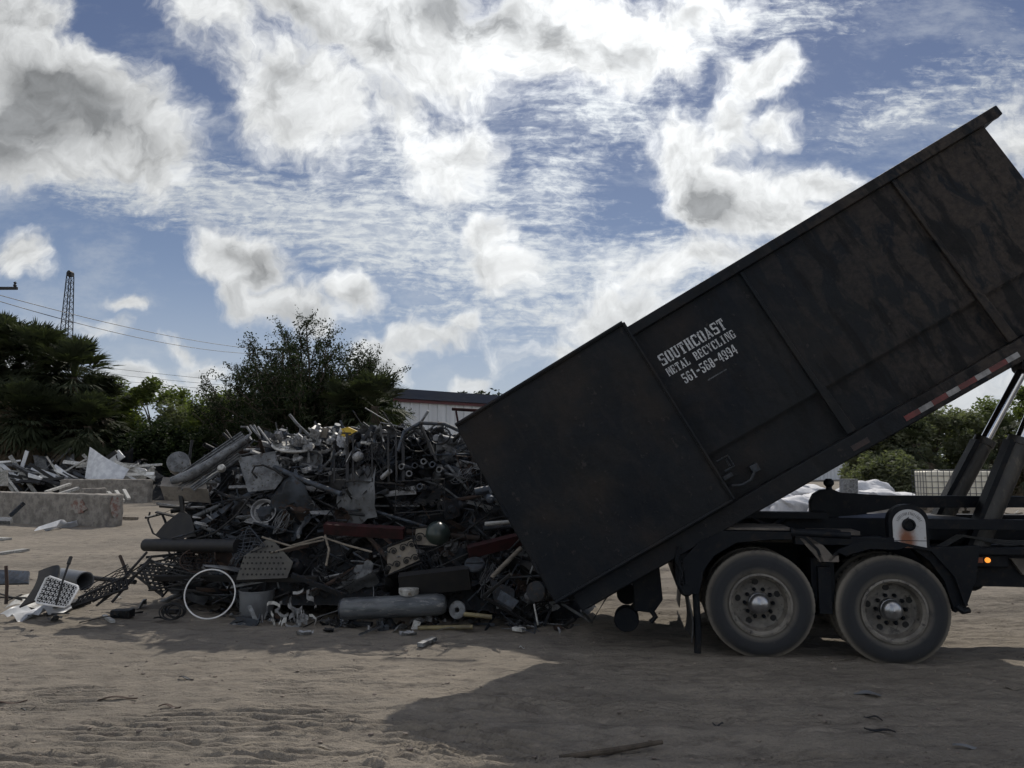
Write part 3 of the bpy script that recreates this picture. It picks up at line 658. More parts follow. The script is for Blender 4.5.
# reflective strip on the sill
rp = [('reflector_red', 3.70, 3.86, 0), ('', 0, 0, 0)]
RED = mat('red_reflector', (.14, .018, .018), (.07, .012, .012), 9, .35); WHT = mat('white_reflector', (.28, .28, .28), (.14, .14, .14), 9, .35)
xs = [3.70, 3.86, 4.00, 4.16, 4.29, 4.47, 4.62, 4.80, 4.93]
for i in range(len(xs) - 1):
    MB().box((xs[i], -.034, .045), (xs[i + 1] - .002, -.0315, .098)).build('reflective_tape', RED if i % 2 == 0 else WHT, box)
MB().box((3.12, -.034, .045), (3.30, -.0315, .10)).build('reflective_tape', mat('faded_red_reflector', (.045, .025, .023), (.02, .016, .016), 9, .6), box)['label'] = 'dull worn piece of reflective tape'

# stencilled lettering
GL = {  # strokes on a 4 x 6 cell: (x0,y0,x1,y1)
 'S': [(.2, 5.2, 3.8, 6), (0, 3.4, 1.2, 5.5), (.3, 2.7, 3.7, 3.5), (2.8, .5, 4, 2.9), (.2, 0, 3.8, .8), (0, .3, .6, 1.6), (3.4, 4.4, 4, 5.7)],
 'O': [(0, .7, 1.3, 5.3), (2.7, .7, 4, 5.3), (.5, 5.2, 1.7, 6), (2.3, 5.2, 3.5, 6), (.5, 0, 1.7, .8), (2.3, 0, 3.5, .8)],
 'U': [(.1, .8, 1.4, 6), (2.9, .8, 3.7, 6), (.6, 0, 3.2, .9), (-.2, 5.5, 1.8, 6), (2.4, 5.5, 4.1, 6)],
 'T': [(1.35, 0, 2.65, 4.9), (0, 5.2, 4, 6), (0, 4.1, .6, 5.3), (3.4, 4.1, 4, 5.3), (.9, 0, 3.1, .5)],
 'H': [(.2, 0, 1.5, 6), (2.5, 0, 3.8, 6), (-.1, 0, 1.8, .5), (-.1, 5.5, 1.8, 6), (2.2, 0, 4.1, .5), (2.2, 5.5, 4.1, 6), (1.7, 2.7, 2.3, 3.3)],
 'C': [(0, .7, 1.3, 5.3), (.5, 5.2, 3.6, 6), (.5, 0, 3.6, .8), (3.1, 4, 4, 5.6), (3.2, .4, 3.9, 1.8)],
 'A': ['P', [(.2, 0), (1.0, 0), (2.3, 5.0), (1.6, 6)], [(2.1, 6), (1.7, 5.8), (2.7, 0), (4.1, 0)], [(1.2, 1.5), (2.6, 1.5), (2.6, 2.2), (1.2, 2.2)], [(-.2, 0), (1.5, 0), (1.5, .5), (-.2, .5)]],
 'M': ['P', [(0, 0), (1.0, 0), (1.0, 6), (0, 6)], [(3.1, 0), (4.4, 0), (4.4, 6), (3.1, 6)], [(.9, 6), (2.2, 1.2), (2.2, 3.6), (1.5, 6)], [(3.2, 6), (2.3, 1.2), (2.3, 3.6), (2.7, 6)], [(-.3, 0), (1.4, 0), (1.4, .5), (-.3, .5)]],
 'E': [(.2, 0, 1.5, 6), (1.7, 5.3, 3.7, 6), (1.7, 0, 3.8, .7), (1.7, 2.7, 2.9, 3.3), (3.2, 4.3, 3.8, 5.6), (3.2, .3, 3.9, 1.7), (2.7, 2.2, 3.1, 3.8)],
 'L': [(.3, 0, 1.6, 6), (1.8, 0, 3.8, .7), (3.2, .3, 3.9, 2), (-.1, 5.5, 2, 6), (-.1, 0, .4, .5)],
 'R': [(.2, 0, 1.5, 6), (1.7, 5.3, 3.2, 6), (2.6, 3.3, 3.9, 5.6), (1.7, 2.8, 3.2, 3.4), (2.4, 0, 3.7, 2.7), (-.1, 0, 1.8, .5), (3.5, 0, 4.2, .6)],
 'Y': ['P', [(0, 6), (1.4, 6), (2.3, 3.2), (1.4, 2.6)], [(3.0, 6), (3.9, 6), (2.6, 2.9), (2.3, 3.3)], [(1.35, 0), (2.65, 0), (2.65, 2.6), (1.35, 2.6)], [(-.3, 5.5), (1.7, 5.5), (1.7, 6), (-.3, 6)]],
 'I': [(1.2, 0, 2.6, 6), (.8, 0, 3.0, .5), (.8, 5.5, 3.0, 6)],
 'N': ['P', [(.1, 0), (.8, 0), (.8, 6), (.1, 6)], [(3.3, 0), (3.9, 0), (3.9, 6), (3.3, 6)], [(.7, 6), (3.2, 0), (3.3, 1.8), (1.8, 6)], [(-.2, 0), (1.2, 0), (1.2, .5), (-.2, .5)], [(2.8, 5.5), (4.3, 5.5), (4.3, 6), (2.8, 6)]],
 'G': [(0, .7, 1.3, 5.3), (.5, 5.2, 3.4, 6), (.5, 0, 3.2, .8), (3.2, 4, 3.9, 5.6), (2.7, .2, 3.9, 2.7), (2.2, 2.3, 4.2, 2.8)],
 '5': [(.3, 5.1, 3.7, 6), (.2, 3.2, 1.0, 5.2), (1.0, 3.0, 3.2, 3.7), (2.7, .7, 3.9, 3.1), (.4, 0, 3.3, .8), (0, .4, 1, 1.8)],
 '6': [(.1, .7, 1.4, 5.2), (.8, 5.2, 3.6, 6), (1.6, 3.0, 3.2, 3.6), (2.8, .7, 4, 3.1), (.7, 0, 3.3, .7), (3, 4.5, 3.8, 5.4)],
 '1': [(1.4, 0, 2.7, 6), (.7, 4.8, 1.5, 5.4), (.9, 0, 3.2, .5)],
 '8': [(.3, 3.3, 1.5, 5.5), (2.5, 3.3, 3.7, 5.5), (.1, .5, 1.4, 2.9), (2.6, .5, 3.9, 2.9), (.7, 5.3, 3.3, 6), (.7, 2.8, 3.3, 3.4), (.7, 0, 3.3, .7)],
 '9': [(0, 2.9, 1.2, 5.3), (2.6, .8, 3.9, 5.3), (.7, 5.3, 3.3, 6), (.8, 2.4, 2.4, 3.0), (.4, 0, 3.2, .8), (.2, .6, 1, 1.5)],
 '4': ['P', [(2.3, 0), (3.5, 0), (3.5, 6), (2.3, 6)], [(0, 1.6), (4.1, 1.6), (4.1, 2.3), (0, 2.3)], [(0, 2.2), (.8, 2.2), (2.6, 6), (1.9, 6)]],
 '-': [(.3, 2.5, 3.4, 3.7)]}
def stencil(text, x0, z0, width, h, parent, m, y=-.003, skew=0.):
    cw = 4.9; n = len(text); adv = width / (n * cw - .9); sz = h / 6; k = 0; mb = MB()
    for ch in text:
        if ch != ' ':
            gl = GL[ch]; polys = gl[1:] if gl[0] == 'P' else [[(a, b), (c, b), (c, d), (a, d)] for a, b, c, d in gl]
            for e, pl in enumerate(polys):
                yy = y - .0004 * e
                mb.add([(x0 + (k * cw + a) * adv, yy, z0 + b * sz) for a, b in pl], [tuple(range(len(pl)))])
        k += 1
    return mb.build('lettering', m, parent)
STN = mat('stencil_white', (.62, .64, .66), (.30, .31, .33), 22, .7, contrast=(.35, .68), c3=(.09, .095, .10))
stencil('SOUTHCOAST', 1.99, 1.73, .76, .125, box, STN)
stencil('METAL RECYCLING', 1.99, 1.605, .79, .09, box, STN)
stencil('561-568-4994', 2.09, 1.455, .62, .105, box, STN)
MB().box((2.30, -.0032, 1.365), (2.52, -.002, 1.378)).build('paint_smudge', mat('paint_smudge', (.10, .11, .12), (.03, .035, .04), 20, .7), box)

# scrap still riding in the container mouth
# ------------------------------------------------------------------ the truck
truck = empty('hoist_truck', O, 'black tandem axle roll-off truck with raised hoist under the tipped container', 'truck', rot=(0, 0, -AL))
TB = mat('truck_black', (.004, .006, .010), (.008, .010, .013), 5, .55, spec=.18, c3=(.018, .016, .015), bump=.002)
DUST_SUN = mat('dusty_sunlit_top', (.17, .15, .13), (.10, .09, .08), 5, .9)  # pale dust tone; on the top plates it paints in sunlight
BARREL = mat('greasy_barrel', (.050, .047, .042), (.022, .021, .020), 6, .5, c3=(.09, .08, .065), stretch=(1, 1, .4))
RIM = mat('dusty_rim', (.20, .185, .16), (.10, .092, .082), 6, .6, metal=.0, c3=(.05, .045, .042))
CHR = mat('dull_hub_cap', (.42, .43, .45), (.28, .28, .29), 8, .3, metal=.9)
def dusty_rubber():
    m = bpy.data.materials.new('dusty_tyre'); m.use_nodes = True; nt = m.node_tree; g = NT(nt); b = nt.nodes['Principled BSDF']
    p = g.n('ShaderNodeTexCoord').outputs['Object']; n = g.noise(p, 5, 6, .65)
    geo = g.n('ShaderNodeAttribute', attribute_name='dust').outputs['Fac']
    k = g.m('MULTIPLY', geo, g.ss(n, .2, .5)); col = g.mix(k, (.020, .023, .028, 1), (.19, .172, .145, 1))
    col = g.mix(g.ss(g.noise(p, 16, 6, .7), .60, .72), col, (.07, .066, .06, 1))
    nt.links.new(col, b.inputs['Base Color']); b.inputs['Roughness'].default_value = .75; b.inputs['Specular IOR Level'].default_value = .3
    return m
DR = dusty_rubber()
CHROME = mat('chrome_rod', (.75, .77, .8), (.6, .62, .65), 3, .15, metal=1.)
def wheel(s, t, z, side=1, outer=True, R0=.525, steer=False):
    """side=1: outer face towards the camera (-y)"""
    Wd = .27; c = (s, t, z); ax = (0, side, 0)    # axis pointing inwards
    r = MB(); root = bpy.data.objects.new('wheel', None); C.objects.link(root); root.parent = truck
    r.lathe(c, ax, [(.30, .03), (.33, .012), (.37, .004), (.43, 0), (.475, .012), (.49, .03), (.510, .045), (.522, .055), (R0, .075), (R0, Wd - .075), (.510, Wd - .045), (.48, Wd - .012), (.43, Wd), (.33, Wd - .012), (.30, Wd - .03)], 64, closed=True)
    ob = r.build('tyre', DR, root)
    me_ = ob.data; at_ = me_.attributes.new('dust', 'FLOAT', 'POINT')
    at_.data.foreach_set('value', [[.7, .5, .05, .03, .12, .45, 1, 1, 1, 1, 1, .6, .3, .3, .6][i // 64] for i in range(len(me_.vertices))])
    tr = MB()
    for i in range(60):                       # tread lugs
        a = 2 * math.pi * i / 60; ca, sa = math.cos(a), math.sin(a)
        for (w0, w1, da) in ((.06, .12, 0), (.13, .19, .5), (.20, .25, 0)) if i % 1 == 0 else ():
            aa = a + da * 2 * math.pi / 60; ca, sa = math.cos(aa), math.sin(aa); tx, tz = -sa, ca
            p = Vector((s + ca * (R0 - .004), 0, z + sa * (R0 - .004))); q = p + Vector((ca, 0, sa)) * .005; h = .017
            v = []
            for cc in (p, q):
                for dy in (w0, w1):
                    for k in (-h, h): v.append((cc.x + tx * k, t + side * dy, cc.z + tz * k))
            tr.add(v, [(0, 1, 3, 2), (4, 6, 7, 5), (0, 4, 5, 1), (2, 3, 7, 6), (0, 2, 6, 4), (1, 5, 7, 3)])
    tb_ = tr.build('tread', DR, root); ta_ = tb_.data.attributes.new('dust', 'FLOAT', 'POINT'); ta_.data.foreach_set('value', [.9] * len(tb_.data.vertices))
    if outer:
        r = MB()
        r.lathe(c, ax, [(.302, .025), (.305, .004), (.285, .0), (.275, .018), (.262, .03), (.255, .12), (.245, .145), (.20, .155), (.15, .150), (.115, .135), (.0, .135)], 56)
        r.build('rim', RIM, root)
        # hand holes, nuts
        for i in range(5):
            hh = MB()
            a = 2 * math.pi * (i + .35) / 5; x, y = math.cos(a), math.sin(a); cc = Vector((s + x * .205, t + side * .1545, z + y * .205))
            hh.lathe(cc - Vector((0, side * .006, 0)), ax, [(0, 0), (.030, 0), (.033, .006)], 14)
            hh.build('hand_hole', M['black'], root)
        for i in range(10):
            nn = MB(); a = 2 * math.pi * i / 10; nn.lathe((s + math.cos(a) * .137, t + side * .137, z + math.sin(a) * .137), (0, -side, 0), [(.020, 0), (.020, .03), (.010, .042), (0, .042)], 6)
            nn.build('wheel_nut', TB, root)
        hb = MB(); hb.lathe((s, t + side * .134, z), (0, -side, 0), [(.108, 0), (.104, .05), (.098, .055), (.094, .085), (.075, .112), (.045, .128), (0, .134)] if not steer else [(.11, 0), (.1, .03), (.06, .06), (0, .07)], 36)
        hb.build('hub', CHR, root)
    return root
for s, z in ((0.018, .525), (1.255, .50)):
    wheel(s, 0, z); wheel(s, .31, z, outer=False); wheel(s, 2.44, z, -1); wheel(s, 2.13, z, -1, outer=False)
    MB().tube([(s, .15, z), (s, 2.29, z)], .075, 12).lathe((s, 1.0, z), (0, 1, 0), [(0, 0), (.13, .02), (.2, .12), (.22, .22), (.2, .32), (.13, .42), (0, .44)], 20).build('axle', TB, truck)
# chassis
for t in (.78, 1.58): MB().box((-.52, t, .80), (7.9, t + .09, 1.07)).build('chassis_rail', TB, truck)
m = MB()
for s in (-.4, .6, 2.0, 3.4, 5.0, 6.6): m.box((s, .872, .86), (s + .12, 1.578, 1.03))
m.build('cross_members', TB, truck)
# spring packs and torque arms, visible as dark clutter between the wheels
for t in (.66,):
    m = MB(); m.box((.2, t, .52), (1.05, t + .1, .62)).box((.3, t + .002, .62), (.95, t + .098, .70)).box((.5, t + .004, .70), (.78, t + .096, .82)).box((.45, t - .01, .40), (.82, t + .11, .52)).tube([(.05, t, .42), (.62, t, .35), (1.22, t, .42)], .035, 8)
    m.build('suspension', TB, truck)
m = MB(); m.box((.2, 1.7, .52), (1.05, 1.8, .70)).box((.45, 1.69, .40), (.82, 1.81, .82)).build('suspension', TB, truck)
m = MB(); m.box((.53, .12, .55), (.75, .60, .98)).box((.58, .05, .45), (.70, .12, .9)).build('air_tank_bracket', TB, truck)
# fenders (mudguards): flat topped with sloping skirts, a light bracket between them
def plate(poly, t0, t1, name, m=TB, parent=truck, bev=.004):
    return MB().prism(poly, t0, t1).build(name, m, parent, bevel=bev)
def fender(pts, th, t0, t1, name='fender'):
    out = [(x, z) for x, z in pts]; inn = []
    for i, (x, z) in enumerate(pts):
        a = pts[max(i - 1, 0)]; b = pts[min(i + 1, len(pts) - 1)]; dx, dz = b[0] - a[0], b[1] - a[1]; l = math.hypot(dx, dz); inn.append((x + dz / l * th, z - dx / l * th))
    mb = MB()
    for i in range(len(pts) - 1):
        q = [out[i], out[i + 1], inn[i + 1], inn[i]]; mb.prism(q, t0, t1)
    return mb.build(name, TB, truck)
fender([(-.70, .62), (-.72, .95), (-.56, 1.13), (-.33, 1.245), (.33, 1.24), (.46, 1.20), (.58, 1.08), (.62, .96)], .028, -.03, .66)
fender([(.66, .98), (.76, 1.08), (.92, 1.15), (1.30, 1.165), (1.62, 1.10), (1.82, .86), (1.90, .58)], .028, -.03, .66)
# skirt faces of the fenders
mb = MB(); 
plate([(-.71, .62), (-.725, .96), (-.565, 1.135), (-.335, 1.248), (.33, 1.243), (.33, 1.17), (.12, 1.165), (-.2, 1.13), (-.42, 1.0), (-.52, .86), (-.58, .62)], -.042, -.031, 'fender_skirt')
plate([(.92, 1.153), (1.30, 1.168), (1.42, 1.13), (1.30, 1.085), (1.05, 1.09), (.82, 1.02), (.74, 1.06)], -.042, -.031, 'fender_skirt')
plate([(1.45, 1.10), (2.06, 1.13), (2.0, .80), (1.90, .55), (1.80, .50), (1.77, .62), (1.72, .80), (1.6, .98)], .02, .10, 'front_fender_bracket')
plate([(.58, .97), (.75, .97), (.62, 1.12), (.46, 1.22), (.40, 1.18)], -.02, .02, 'strut', DUST_SUN)
m = MB(); m.box((.58, -.03, .96), (.76, .04, 1.02)).build('step_plate', DUST_SUN, truck)
MB().tube([(1.82, .02, .56), (1.86, .0, .52), (1.92, .02, .53)], .03, 8).build('bracket_foot', TB, truck)
# decks and beams over the wheels
m = MB(); m.box((-.35, .02, 1.252), (.34, .60, 1.275)).build('fender_top', DUST_SUN, truck)  # sunlight on the fender top put into its pale colour
m = MB(); m.box((-.62, .62, 1.075), (.6, .775, 1.14)).box((.6, .3, 1.19), (1.06, .62, 1.23)).build('deck_plate', DUST_SUN, truck)  # deck tops coloured pale as if sunlit
m = MB(); m.box((.36, -.02, 1.12), (1.28, .10, 1.20)).box((.34, .0, 1.2), (.80, .14, 1.262)).build('side_beam', TB, truck, bevel=.006)
MB().tube([(.36, -.01, 1.235), (.88, -.01, 1.215)], .035, 10).tube([(.32, -.01, 1.237), (.36, -.01, 1.235)], .046, 10).build('side_cylinder', TB, truck)
for t in (.72, 1.60): MB().box((-.42, t, 1.145), (8.0, t + .14, 1.33)).build('hoist_subframe', TB, truck)
m = MB(); m.box((-.1, .55, 1.335), (.82, .71, 1.40)).tube([(.05, .6, 1.34), (.22, .58, 1.22)], .03, 6).tube([(.4, .6, 1.34), (.22, .58, 1.22)], .03, 6).build('rear_guide', TB, truck)
# rounded hinge bracket with a small ball on top
z0 = 1.2
plate([(.72, z0), (.72, 1.50), (.76, 1.58), (.84, 1.63), (.95, 1.64), (1.04, 1.60), (1.5, 1.57), (4.4, 1.57), (4.4, 1.47), (1.6, 1.44), (1.3, 1.38), (1.2, z0)], .86, .96, 'hinge_bracket')
MB().lathe((.93, .9, 1.63), (0, 0, 1), [(0, 0), (.035, .0), (.03, .03), (.055, .06), (.055, .09), (.03, .12), (0, .12)], 14).build('hinge_knob', TB, truck)
plate([(1.0, 1.34), (1.6, 1.40), (1.62, 1.28), (1.05, 1.24)], .84, .855, 'blue_grey_tank', mat('blue_plate', (.09, .11, .17), (.06, .07, .1), 3, .4))
plate([(1.62, 1.36), (4.6, 1.36), (4.6, 1.26), (1.62, 1.26)], .30, .42, 'long_beam')
plate([(1.62, 1.10), (3.4, 1.12), (3.4, 1.06), (1.62, 1.04)], .05, .20, 'side_step')
plate([(1.95, 1.04), (3.6, 1.04), (3.6, .72), (2.0, .72)], .25, .62, 'side_locker')
plate([(3.62, 1.03), (4.5, 1.03), (4.6, .95), (4.6, .62), (4.5, .55), (3.7, .55), (3.62, .62)], .1, .6, 'fuel_tank', M['galv'])
# arched white plate with pivot
def arch_plate():
    pts = [(1.275, 1.105), (1.572, 1.105)]; cx = 1.4235; r = .1485
    for i in range(19):
        a = math.pi * i / 18; pts.append((cx + r * math.cos(a), 1.335 + r * .92 * math.sin(a)))
    b = MB(); b.prism([(cx + (x - cx) * 1.22, 1.10 + (z - 1.10) * 1.13) for x, z in pts], .002, .10).build('pivot_housing', TB, truck)
    m = bpy.data.materials.new('rust_stained_white_plate'); m.use_nodes = True; nt = m.node_tree; g = NT(nt); bs = nt.nodes['Principled BSDF']
    p = g.n('ShaderNodeTexCoord').outputs['Object']
    d = g.v('LENGTH', g.v('MULTIPLY', g.v('SUBTRACT', g.v('ADD', p, g.v('SCALE', g.noise(p, 14, 4, .6, col=True), sc=.07)), (1.43, 0, 1.215)), (1, 0, .62)))
    col = g.mix(g.ss(d, .115, .03), (.48, .49, .50, 1), (.20, .075, .035, 1)); col = g.mix(g.ss(g.noise(p, 30, 5, .7), .55, .75), col, (.25, .22, .2, 1))
    nt.links.new(col, bs.inputs['Base Color']); bs.inputs['Roughness'].default_value = .5
    pl = MB().prism(pts, -.012, -.002).build('pivot_plate', m, truck)
    t = MB(); t.lathe((cx - .005, -.012, 1.325), (0, -1, 0), [(.062, 0), (.060, .02), (.045, .03), (.04, .012), (0, .012)], 24)
    t.add([(cx - .03, -.02, 1.38), (cx + .0, -.02, 1.405), (cx - .01, -.02, 1.37)], [(0, 1, 2)]); t.build('pivot_pin', TB, pl)
    MB().box((1.28, -.0135, 1.170), (1.57, -.0122, 1.176)).build('plate_seam', TB, pl)
    # worn small characters arched over the pin: unreadable ticks in the photo
    k = MB()
    for i in range(13):
        a = math.pi * (.12 + .76 * i / 12); r_ = .112; x, z = cx + r_ * math.cos(a), 1.325 + r_ * .95 * math.sin(a); dx, dz = math.cos(a), math.sin(a)
        for q in ((-.006, 0), (.006, 0)) if i % 3 else ((0, 0),):
            k.beam((x - dx * .014 - dz * q[0], -.0127, z - dz * .014 + dx * q[0]), (x + dx * .014 - dz * q[0], -.0127, z + dz * .014 + dx * q[0]), .004, .0008, up=(0, 1, 0))
    k.build('worn_markings', TB, pl)
arch_plate()
# marker lamp
m = MB(); m.box((2.00, .14, .91), (2.36, .25, 1.045)).build('lamp_housing', TB, truck, bevel=.02)
lm = bpy.data.materials.new('amber_lamp'); lm.use_nodes = True; b = lm.node_tree.nodes['Principled BSDF']; b.inputs['Base Color'].default_value = (.9, .25, .03, 1); b.inputs['Emission Color'].default_value = (1, .35, .05, 1); b.inputs['Emission Strength'].default_value = 1.1
MB().lathe((2.165, .139, .985), (0, -1, 0), [(.026, 0), (.024, .012), (.014, .02), (0, .023)], 18).build('marker_lamp', lm, truck)
lm2 = mat('dim_amber', (.35, .09, .03), (.22, .05, .02), 5, .4); MB().box((2.04, .128, .96), (2.12, .139, 1.01)).build('marker_reflector', lm2, truck)
plate([(2.40, 1.0), (3.2, 1.0), (3.2, .84), (2.5, .84)], .20, .248, 'dusty_locker_door', DUST_SUN)
# hoist cylinders: thick barrels leaning forward, chrome rods up to the container floor
def PT(px, py, t):
    r = Vector(ray(px, py)); d = O + N_ * t; k = d.dot(N_) / r.dot(N_) if False else (Vector((d.x, d.y, 0)).dot(N_)) / (r.x * N_.x + r.y * N_.y)
    p = Vector((0, 0, CAM_H)) + r * k - O; return Vector((p.dot(U), t, p.z))
def hoist(bot, top, end, t, r):
    b = PT(*bot, t); tt = PT(*top, t); e = PT(*end, t)
    d = (tt - b).normalized(); e = tt + (e - tt).length * d * 1.02
    c = MB(); c.tube([b, tt], r, 20).tube([tt - d * .06, tt + d * .012], r * 1.14, 20); cy_ = c.build('hydraulic_cylinder', BARREL, truck)
    MB().beam(b - d * .05 + Vector((-r * .9, 0, 0)), tt + Vector((-r * 1.0, 0, 0)), .05, .16, up=(0, 1, 0)).build('hoist_arm', TB, truck)
    MB().tube([tt, e], r * .56, 18).build('piston_rod', CHROME, cy_)
    MB().tube([e - Vector((0, .12, 0)), e + Vector((0, .12, 0))], r * .9, 14).build('rod_eye', TB, cy_)
    MB().tube([b - Vector((0, .14, 0)), b + Vector((0, .14, 0))], r * 1.3, 14).build('trunnion', TB, cy_)
hoist((931, 540), (985, 440), (1020, 366), 1.42, .100)
hoist((965, 575), (1021, 440), (1060, 350), .66, .108)
m = MB(); m.box((1.75, .7, 1.12), (2.3, 1.6, 1.34)).build('hoist_pivot', TB, truck)
# hoses
m = MB()
for k in range(3):
    p = PT(931, 540, .52); m.tube([p + Vector((.02 * k, -.02 * k, -.1)), p + Vector((.25 + .03 * k, 0, .05)), p + Vector((.7, 0, -.02 * k)), p + Vector((1.6, .02, .02 * k))], .012, 6)
m.build('hoses', M['rubber'], truck)
# rear of the truck: guide roller, bumper, mudflap, light cluster, chains
m = MB(); m.lathe((-1.30, .30, .28), (0, 1, 0), [(0, 0), (.12, 0), (.13, .02), (.13, .16), (.12, .18), (0, .18)], 22); m.build('rear_roller', TB, truck)
m = MB(); m.prism([(-1.22, .38), (-1.02, .36), (-.92, .50), (-.95, .86), (-1.12, .92), (-1.26, .80), (-1.22, .60)], .28, .50).tube([(-1.3, .39, .28), (-1.12, .39, .5)], .05, 8).tube([(-1.05, .3, .40), (-1.0, .25, .33), (-1.05, .25, .28)], .03, 7).build('roller_bracket', TB, truck, bevel=.01)
m = MB(); m.lathe((-1.30, 1.9, .28), (0, 1, 0), [(0, 0), (.13, 0), (.13, .18), (0, .18)], 22).prism([(-1.22, .38), (-1.02, .36), (-.92, .50), (-.95, .86), (-1.12, .92), (-1.26, .80), (-1.22, .60)], 1.88, 2.10).build('rear_roller', TB, truck)
m = MB(); m.box((-.78, .10, .64), (-.62, 2.34, .80)).box((-.80, .45, .80), (-.62, .60, 1.15)).box((-.80, 1.8, .80), (-.62, 1.95, 1.15)).build('rear_bumper', TB, truck, bevel=.01)
m = MB(); m.sheet((-.665, .02, .14), (0, .55, 0), (.0, 0, .52), 6, 6, lambda i, j: Vector((.03 * math.sin(i * 4) * (1 - j) + .02 * math.sin(j * 5), 0, .01 * math.sin(i * 9))), .01); m.build('mudflap', M['rubber'], truck)
m = MB(); m.sheet((-.665, 1.86, .14), (0, .55, 0), (.0, 0, .52), 3, 3, lambda i, j: Vector((.02 * math.sin(j * 5), 0, 0)), .01); m.build('mudflap', M['rubber'], truck)
m = MB(); m.box((-.80, -.0, .70), (-.64, .09, 1.02)).tube([(-.76, -.03, 1.08), (-.79, -.04, .95), (-.74, -.03, .85), (-.78, -.04, .72), (-.72, -.03, .62)], .022, 7).lathe((-.70, -.02, .66), (0, -1, 0), [(.07, -.08), (.07, 0), (.05, .03), (0, .03)], 14).build('light_cluster', TB, truck)
m = MB()
for i in range(9): m.ring((-.74 + .008 * math.sin(i), -.045, .92 - i * .03), (1, .2 * (i % 2), 0) if i % 2 else (0, 1, 0), .016, .005, 6, 12, 1.0)
m.build('chain', M['dark'], truck)
m = MB(); m.tube([(-.60, .08, .62), (-.59, .06, .2), (-.60, .05, .03)], .035, 8).build('stabiliser_leg', TB, truck)
# front of the truck, outside the frame
m = MB(); m.prism([(5.0, .9), (5.0, 2.6), (5.15, 2.85), (6.2, 2.85), (6.55, 2.0), (7.9, 1.75), (8.1, 1.6), (8.15, .7), (7.3, .7), (7.15, 1.0), (6.6, 1.15), (6.1, 1.0), (5.95, .9)], .10, 2.34).build('cab', mat('cab_paint', (.3, .31, .33), (.25, .26, .28), 3, .35), truck, bevel=.03)
GLS = mat('dark_glass', (.02, .025, .03), (.03, .035, .04), 2, .1)
MB().prism([(5.4, 1.9), (5.4, 2.6), (6.1, 2.6), (6.35, 1.95)], .09, .098).build('side_window', GLS, truck)
wheel(6.6, .05, .525, steer=True); wheel(6.6, 2.39, .525, -1, steer=True)

# ------------------------------------------------------------------ the scrap heap
rs = np.random.RandomState(11); rnd = random.Random(11)
FX = np.array([-5.2, -4.6, -4.1, -3.3, -2.0, -.9, .3, .9, 1.3]); FY = np.array([11.2, 10.5, 10.0, 9.5, 9.3, 9.25, 9.1, 9.4, 10.2])
def front_y(x): return float(np.interp(x, FX, FY))
def heap_top(x): return float(np.interp(x, [-5.2, -4.7, -4.2, -3.4, -2.4, -1.2, -.3, .4, 1.0, 1.4], [1.0, 1.75, 2.02, 2.2, 2.3, 2.28, 2.1, 1.5, .8, .4]))
def heap_z(x, y):
    d = y - front_y(x)
    if d < 0: return 0.
    t = min(d / 1.15, 1); z = heap_top(x) * t ** .65
    b = max(0, (y - front_y(x) - 2.6) / 1.9); return z * max(0, 1 - b * b)
def heap_pt(x, z):
    h = heap_top(x); z = min(z, h * .995); t = (z / h) ** (1 / .65); return Vector((x, front_y(x) + t * 1.15, z))
def zone(p):
    v = 'foot' if p.z < .55 else ('middle' if p.z < 1.55 else 'crest')
    h = 'left end' if p.x < -3.5 else ('left half' if p.x < -1.9 else ('right half' if p.x < -.5 else 'end by the container'))
    return v, h
# packed core under the loose pieces: broken, jagged fines
def core():
    m = MB(); xs = np.arange(-4.75, 1.2, .085); ys = np.arange(0, 5.2, .085); g = {}
    for i, x in enumerate(xs):
        for j, d in enumerate(ys):
            y = front_y(x) + d + .08; k = (x * 3.1, y * 3.1)
            n = float(fbm(np.array([x * 2.5]), np.array([y * 2.5]), 3, 5)[0]) * .35 + rs.uniform(-.07, .07)
            z = heap_z(x, y) - .24 + n * min(1, d); edge = min(1, (x + 4.9) / .5, (1.3 - x) / .4); z = z * max(0, min(1, edge))
            m.v.append((x + rs.uniform(-.03, .03), y + rs.uniform(-.03, .03), max(-.05, z)))
    W_ = len(ys)
    for i in range(len(xs) - 1):
        for j in range(len(ys) - 1):
            a = i * W_ + j; m.f.append((a, a + W_, a + W_ + 1, a + 1)); m.sm.append(False)
    ob = m.build('scrap_fines', M['dark'], origin='none'); tag(ob, 'dense dark mass of crushed metal under the loose scrap', kind='stuff')
core()

# ---- kinds of loose scrap: a few shapes of each, shared by their copies
def P_tube(L, r, bend, n=7, k=7):
    pts = []; p = Vector((-L / 2, 0, 0)); d = Vector((1, 0, 0)); ax = Vector(rs.normal(size=3)).normalized()
    for i in range(n):
        pts.append(p.copy()); p = p + d * L / (n - 1); d = (Quaternion(ax, bend * rnd.uniform(-.2, 1) / (n - 1)) @ d).normalized()
    return pts
def mk_pipe(i): L = rnd.uniform(.5, 1.25); r = rnd.uniform(.018, .045); b = MB().tube([(-L / 2, 0, 0), (L / 2, 0, 0)], r, 12, hollow=True).tube([(-L / 2, 0, 0), (L / 2, 0, 0)], r * .8, 12, hollow=True); b.lathe((-L / 2, 0, 0), (1, 0, 0), [(r * .8, 0), (r, 0)], 12); return b.lathe((L / 2, 0, 0), (1, 0, 0), [(r * .8, 0), (r, 0)], 12)
def mk_bent(i): return MB().tube(P_tube(rnd.uniform(.7, 1.4), 0, rnd.uniform(.8, 3), 9), rnd.uniform(.009, .02), 7)
def mk_rod(i): return MB().tube(P_tube(rnd.uniform(.5, 1.2), 0, rnd.uniform(.1, .6), 5), rnd.uniform(.005, .010), 5)
